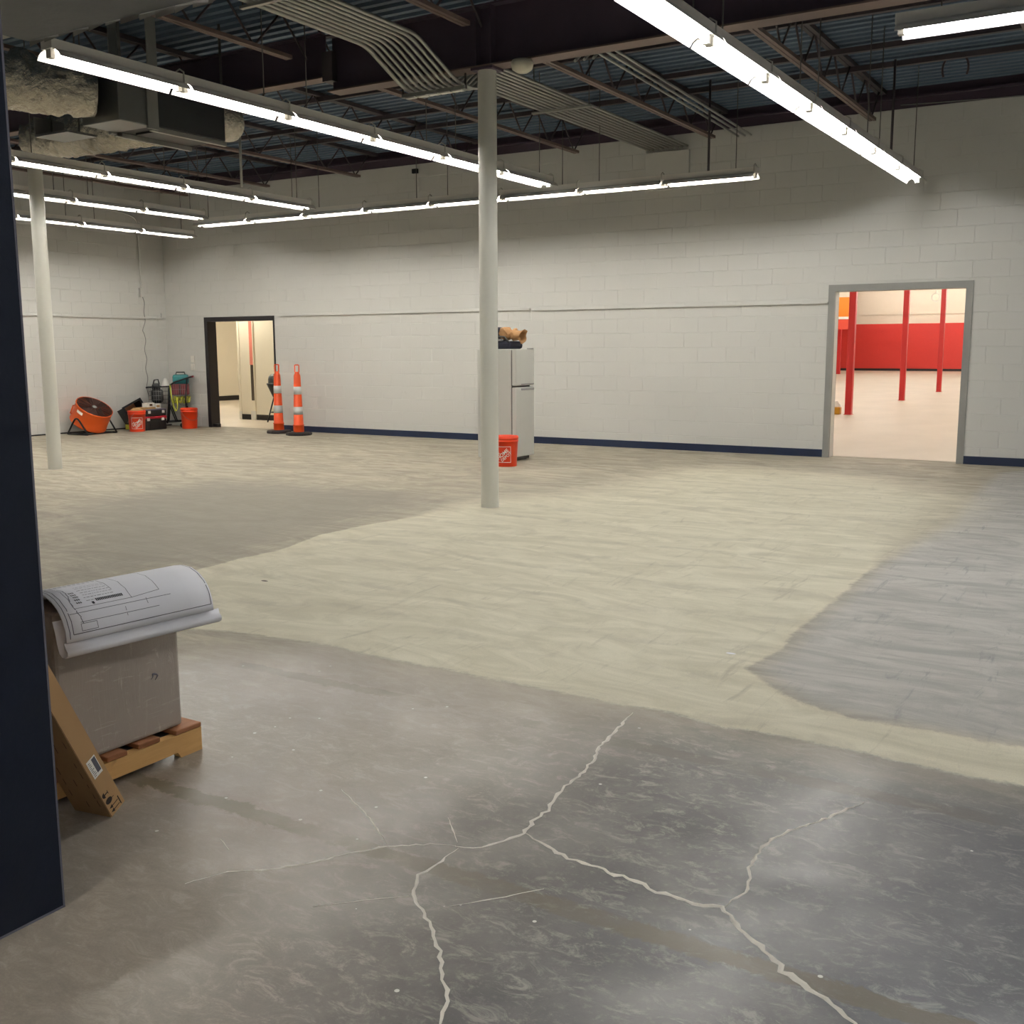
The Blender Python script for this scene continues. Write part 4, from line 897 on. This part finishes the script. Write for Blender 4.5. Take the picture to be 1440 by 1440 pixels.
# shopping cart on a diagonal in the corner
A_ = Vector((-15.88, 13.34, 0)); B_ = Vector((-15.40, 13.80, 0)); ux = (B_-A_).normalized(); uy = Vector((ux.y, -ux.x, 0))
if uy.x < 0: uy = -uy
CL = (B_-A_).length
ct = thing('shopping_cart', 'black wire shopping cart full of gear in the room corner', 'cart', tuple(A_))
def Q(a, b, z): return ux*a+uy*b+Vector((0, 0, z))
hw = .14
fr = MB()
for s in (-1, 1):
    MB().tube(smooth_path([Q(.30, hw*s, .08), Q(.34, hw*s, .45), Q(.36, hw*s, .80), Q(CL+.06, hw*s, .92), Q(CL+.11, hw*s, .93)]), .014, 6).build('side_frame', MT['blkmetal'], ct)
    MB().tube([Q(.02, hw*s, .10), Q(CL, hw*s, .12)], .013, 6).build('bottom_rail', MT['blkmetal'], ct)
    MB().tube([Q(CL, hw*s, .12), Q(CL-.03, hw*s, .5), Q(CL+.02, hw*s, .92)], .013, 6).build('rear_post', MT['blkmetal'], ct)
    MB().tube([Q(.36, hw*s, .40), Q(.45, hw*s, .12)], .012, 6).build('brace', MT['blkmetal'], ct)
    MB().tube([Q(-.02, hw*s, .74), Q(.36, hw*s, .76)], .011, 6).build('top_rail', MT['blkmetal'], ct)
MB().tube([Q(CL+.11, -hw-.03, .93), Q(CL+.11, hw+.03, .93)], .017, 8).build('handle', MT['maroonbox'], ct)
MB().tube([Q(-.03, -hw-.04, .74), Q(-.03, hw+.04, .74)], .015, 8).build('front_bar', MT['blkmetal'], ct)
def basket(a0, a1, z0, z1, nm):
    g = MB()
    for k in range(9):
        a = a0+(a1-a0)*k/8
        g.tube([Q(a, -hw, z1), Q(a, -hw, z0), Q(a, hw, z0), Q(a, hw, z1)], .003, 4)
    for k in range(5):
        z = z0+(z1-z0)*k/4; g.tube([Q(a0, -hw, z), Q(a1, -hw, z), Q(a1, hw, z), Q(a0, hw, z)], .003, 4, closed=True)
    stuff(g.build(nm, MT['chrome'], ct))
basket(.0, .34, .44, .74, 'front_basket'); basket(.37, CL, .40, .80, 'rear_basket')
for a in (.06, CL-.10):
    for s in (-1, 1):
        c = Q(a, hw*s, .045); wr = Matrix((ux, Vector((0, 0, 1)), uy)).transposed()
        wd = MB().lathe([(.012, -.012), (.04, -.014), (.045, -.008), (.045, .008), (.04, .014), (.012, .012)], 16, c, wr).build('wheel', MT['blk'], ct)
        MB().bar(c+Vector((0, 0, 0)), c+Vector((0, 0, .07)), .012, .03).build('fork', MT['greyp'], wd)
def W_(a, b, z): return A_+Q(a, b, z)
ra = math.atan2(ux.y, ux.x)
t = thing('tool_tote', 'teal tool case sitting on top of the cart basket', 'tool case', tuple(W_(.56, 0, .80)), ra)
MB().cbox((-.14, -.10, 0), (.14, .10, .17), .04).build('body', MT['teal'], t); MB().tube([(-.08, 0, .16), (-.07, 0, .21), (.07, 0, .21), (.08, 0, .16)], .012, 6).build('handle', MT['blk'], t)
t = thing('storage_box', 'maroon box in the upper part of the cart basket', 'box', tuple(W_(.55, .0, .60)), ra)
MB().cbox((-.15, -.12, 0), (.15, .12, .195), .015).build('body', MT['maroonbox'], t); MB().box((-.015, -.1215, .01), (.015, .1215, .19)).build('band', MT['blk'], t)
rp = MB()
for k in range(26):
    a0 = .41+.28*(k/25); zz = .41; pts = [Q(a0+.02*math.sin(k*2+j), (-.11+.22*j/5), zz+.10+.06*math.sin(j*1.3+k)) for j in range(6)]
    pts += [Q(a0, .12, .44+.05*random.random())]; rp.tube(pts, .010, 5)
o = stuff(rp.build('rope_tangle', MT['yellow'], None, tuple(A_))); tag(o, 'tangle of yellow green rope in the cart basket', 'rope')
tag(MB().tube(smooth_path([W_(.38, .155, .78), W_(.40, .17, .5), W_(.46, .175, .28), W_(.5, .165, .40), W_(.47, .16, .58)]), .012, 6).build('hanging_rope', MT['yellow']), 'yellow green rope end hanging down the cart side', 'rope')
bgm = MB().cbox((-.10, -.11, 0), (.10, .11, .25), .05); bgm.v = [tuple(Vector(p)+Vector((1, 1, .6))*.02*mn.noise(Vector(p)*14)) for p in bgm.v]
t = thing('black_bag', 'black tool bag standing in the front cart basket', 'bag', tuple(W_(.13, .0, .45)), ra); bgm.cbox((-.08, -.09, .22), (.06, .08, .36), .04).build('body', MT['blk'], t)
MB().tube([(-.06, 0, .34), (-.04, .02, .42), (.03, 0, .43), (.05, 0, .34)], .012, 6).build('strap', MT['blk'], t)
mb = MB().lathe([(0, 0), (.07, 0), (.075, .02), (.04, .12), (.02, .16), (0, .16)], 14); tag(mb.build('funnel', MT['wht'], None, tuple(W_(.29, .05, .745))), 'small white funnel beside black bag on the cart', 'funnel')

# small debris on the slab
for k, (px, py, m, sc, lab) in enumerate(((372, 817, 'darkpost', .022, 'tiny dark chip on the pale floor patch near the plans'), (1028, 919, 'paper', .02, 'tiny pale chip on the pale floor patch at right'))):
    p = AZ(px, py); mb = MB().lathe([(0, .3), (.5, .25), (1, .05), (.9, 0), (0, 0)], 7, smooth=False)
    o = mb.build('debris_chip', MT[m], None, tuple(p)); o.scale = (sc*1.3, sc*.6, sc*.6); tag(o, lab, 'debris')
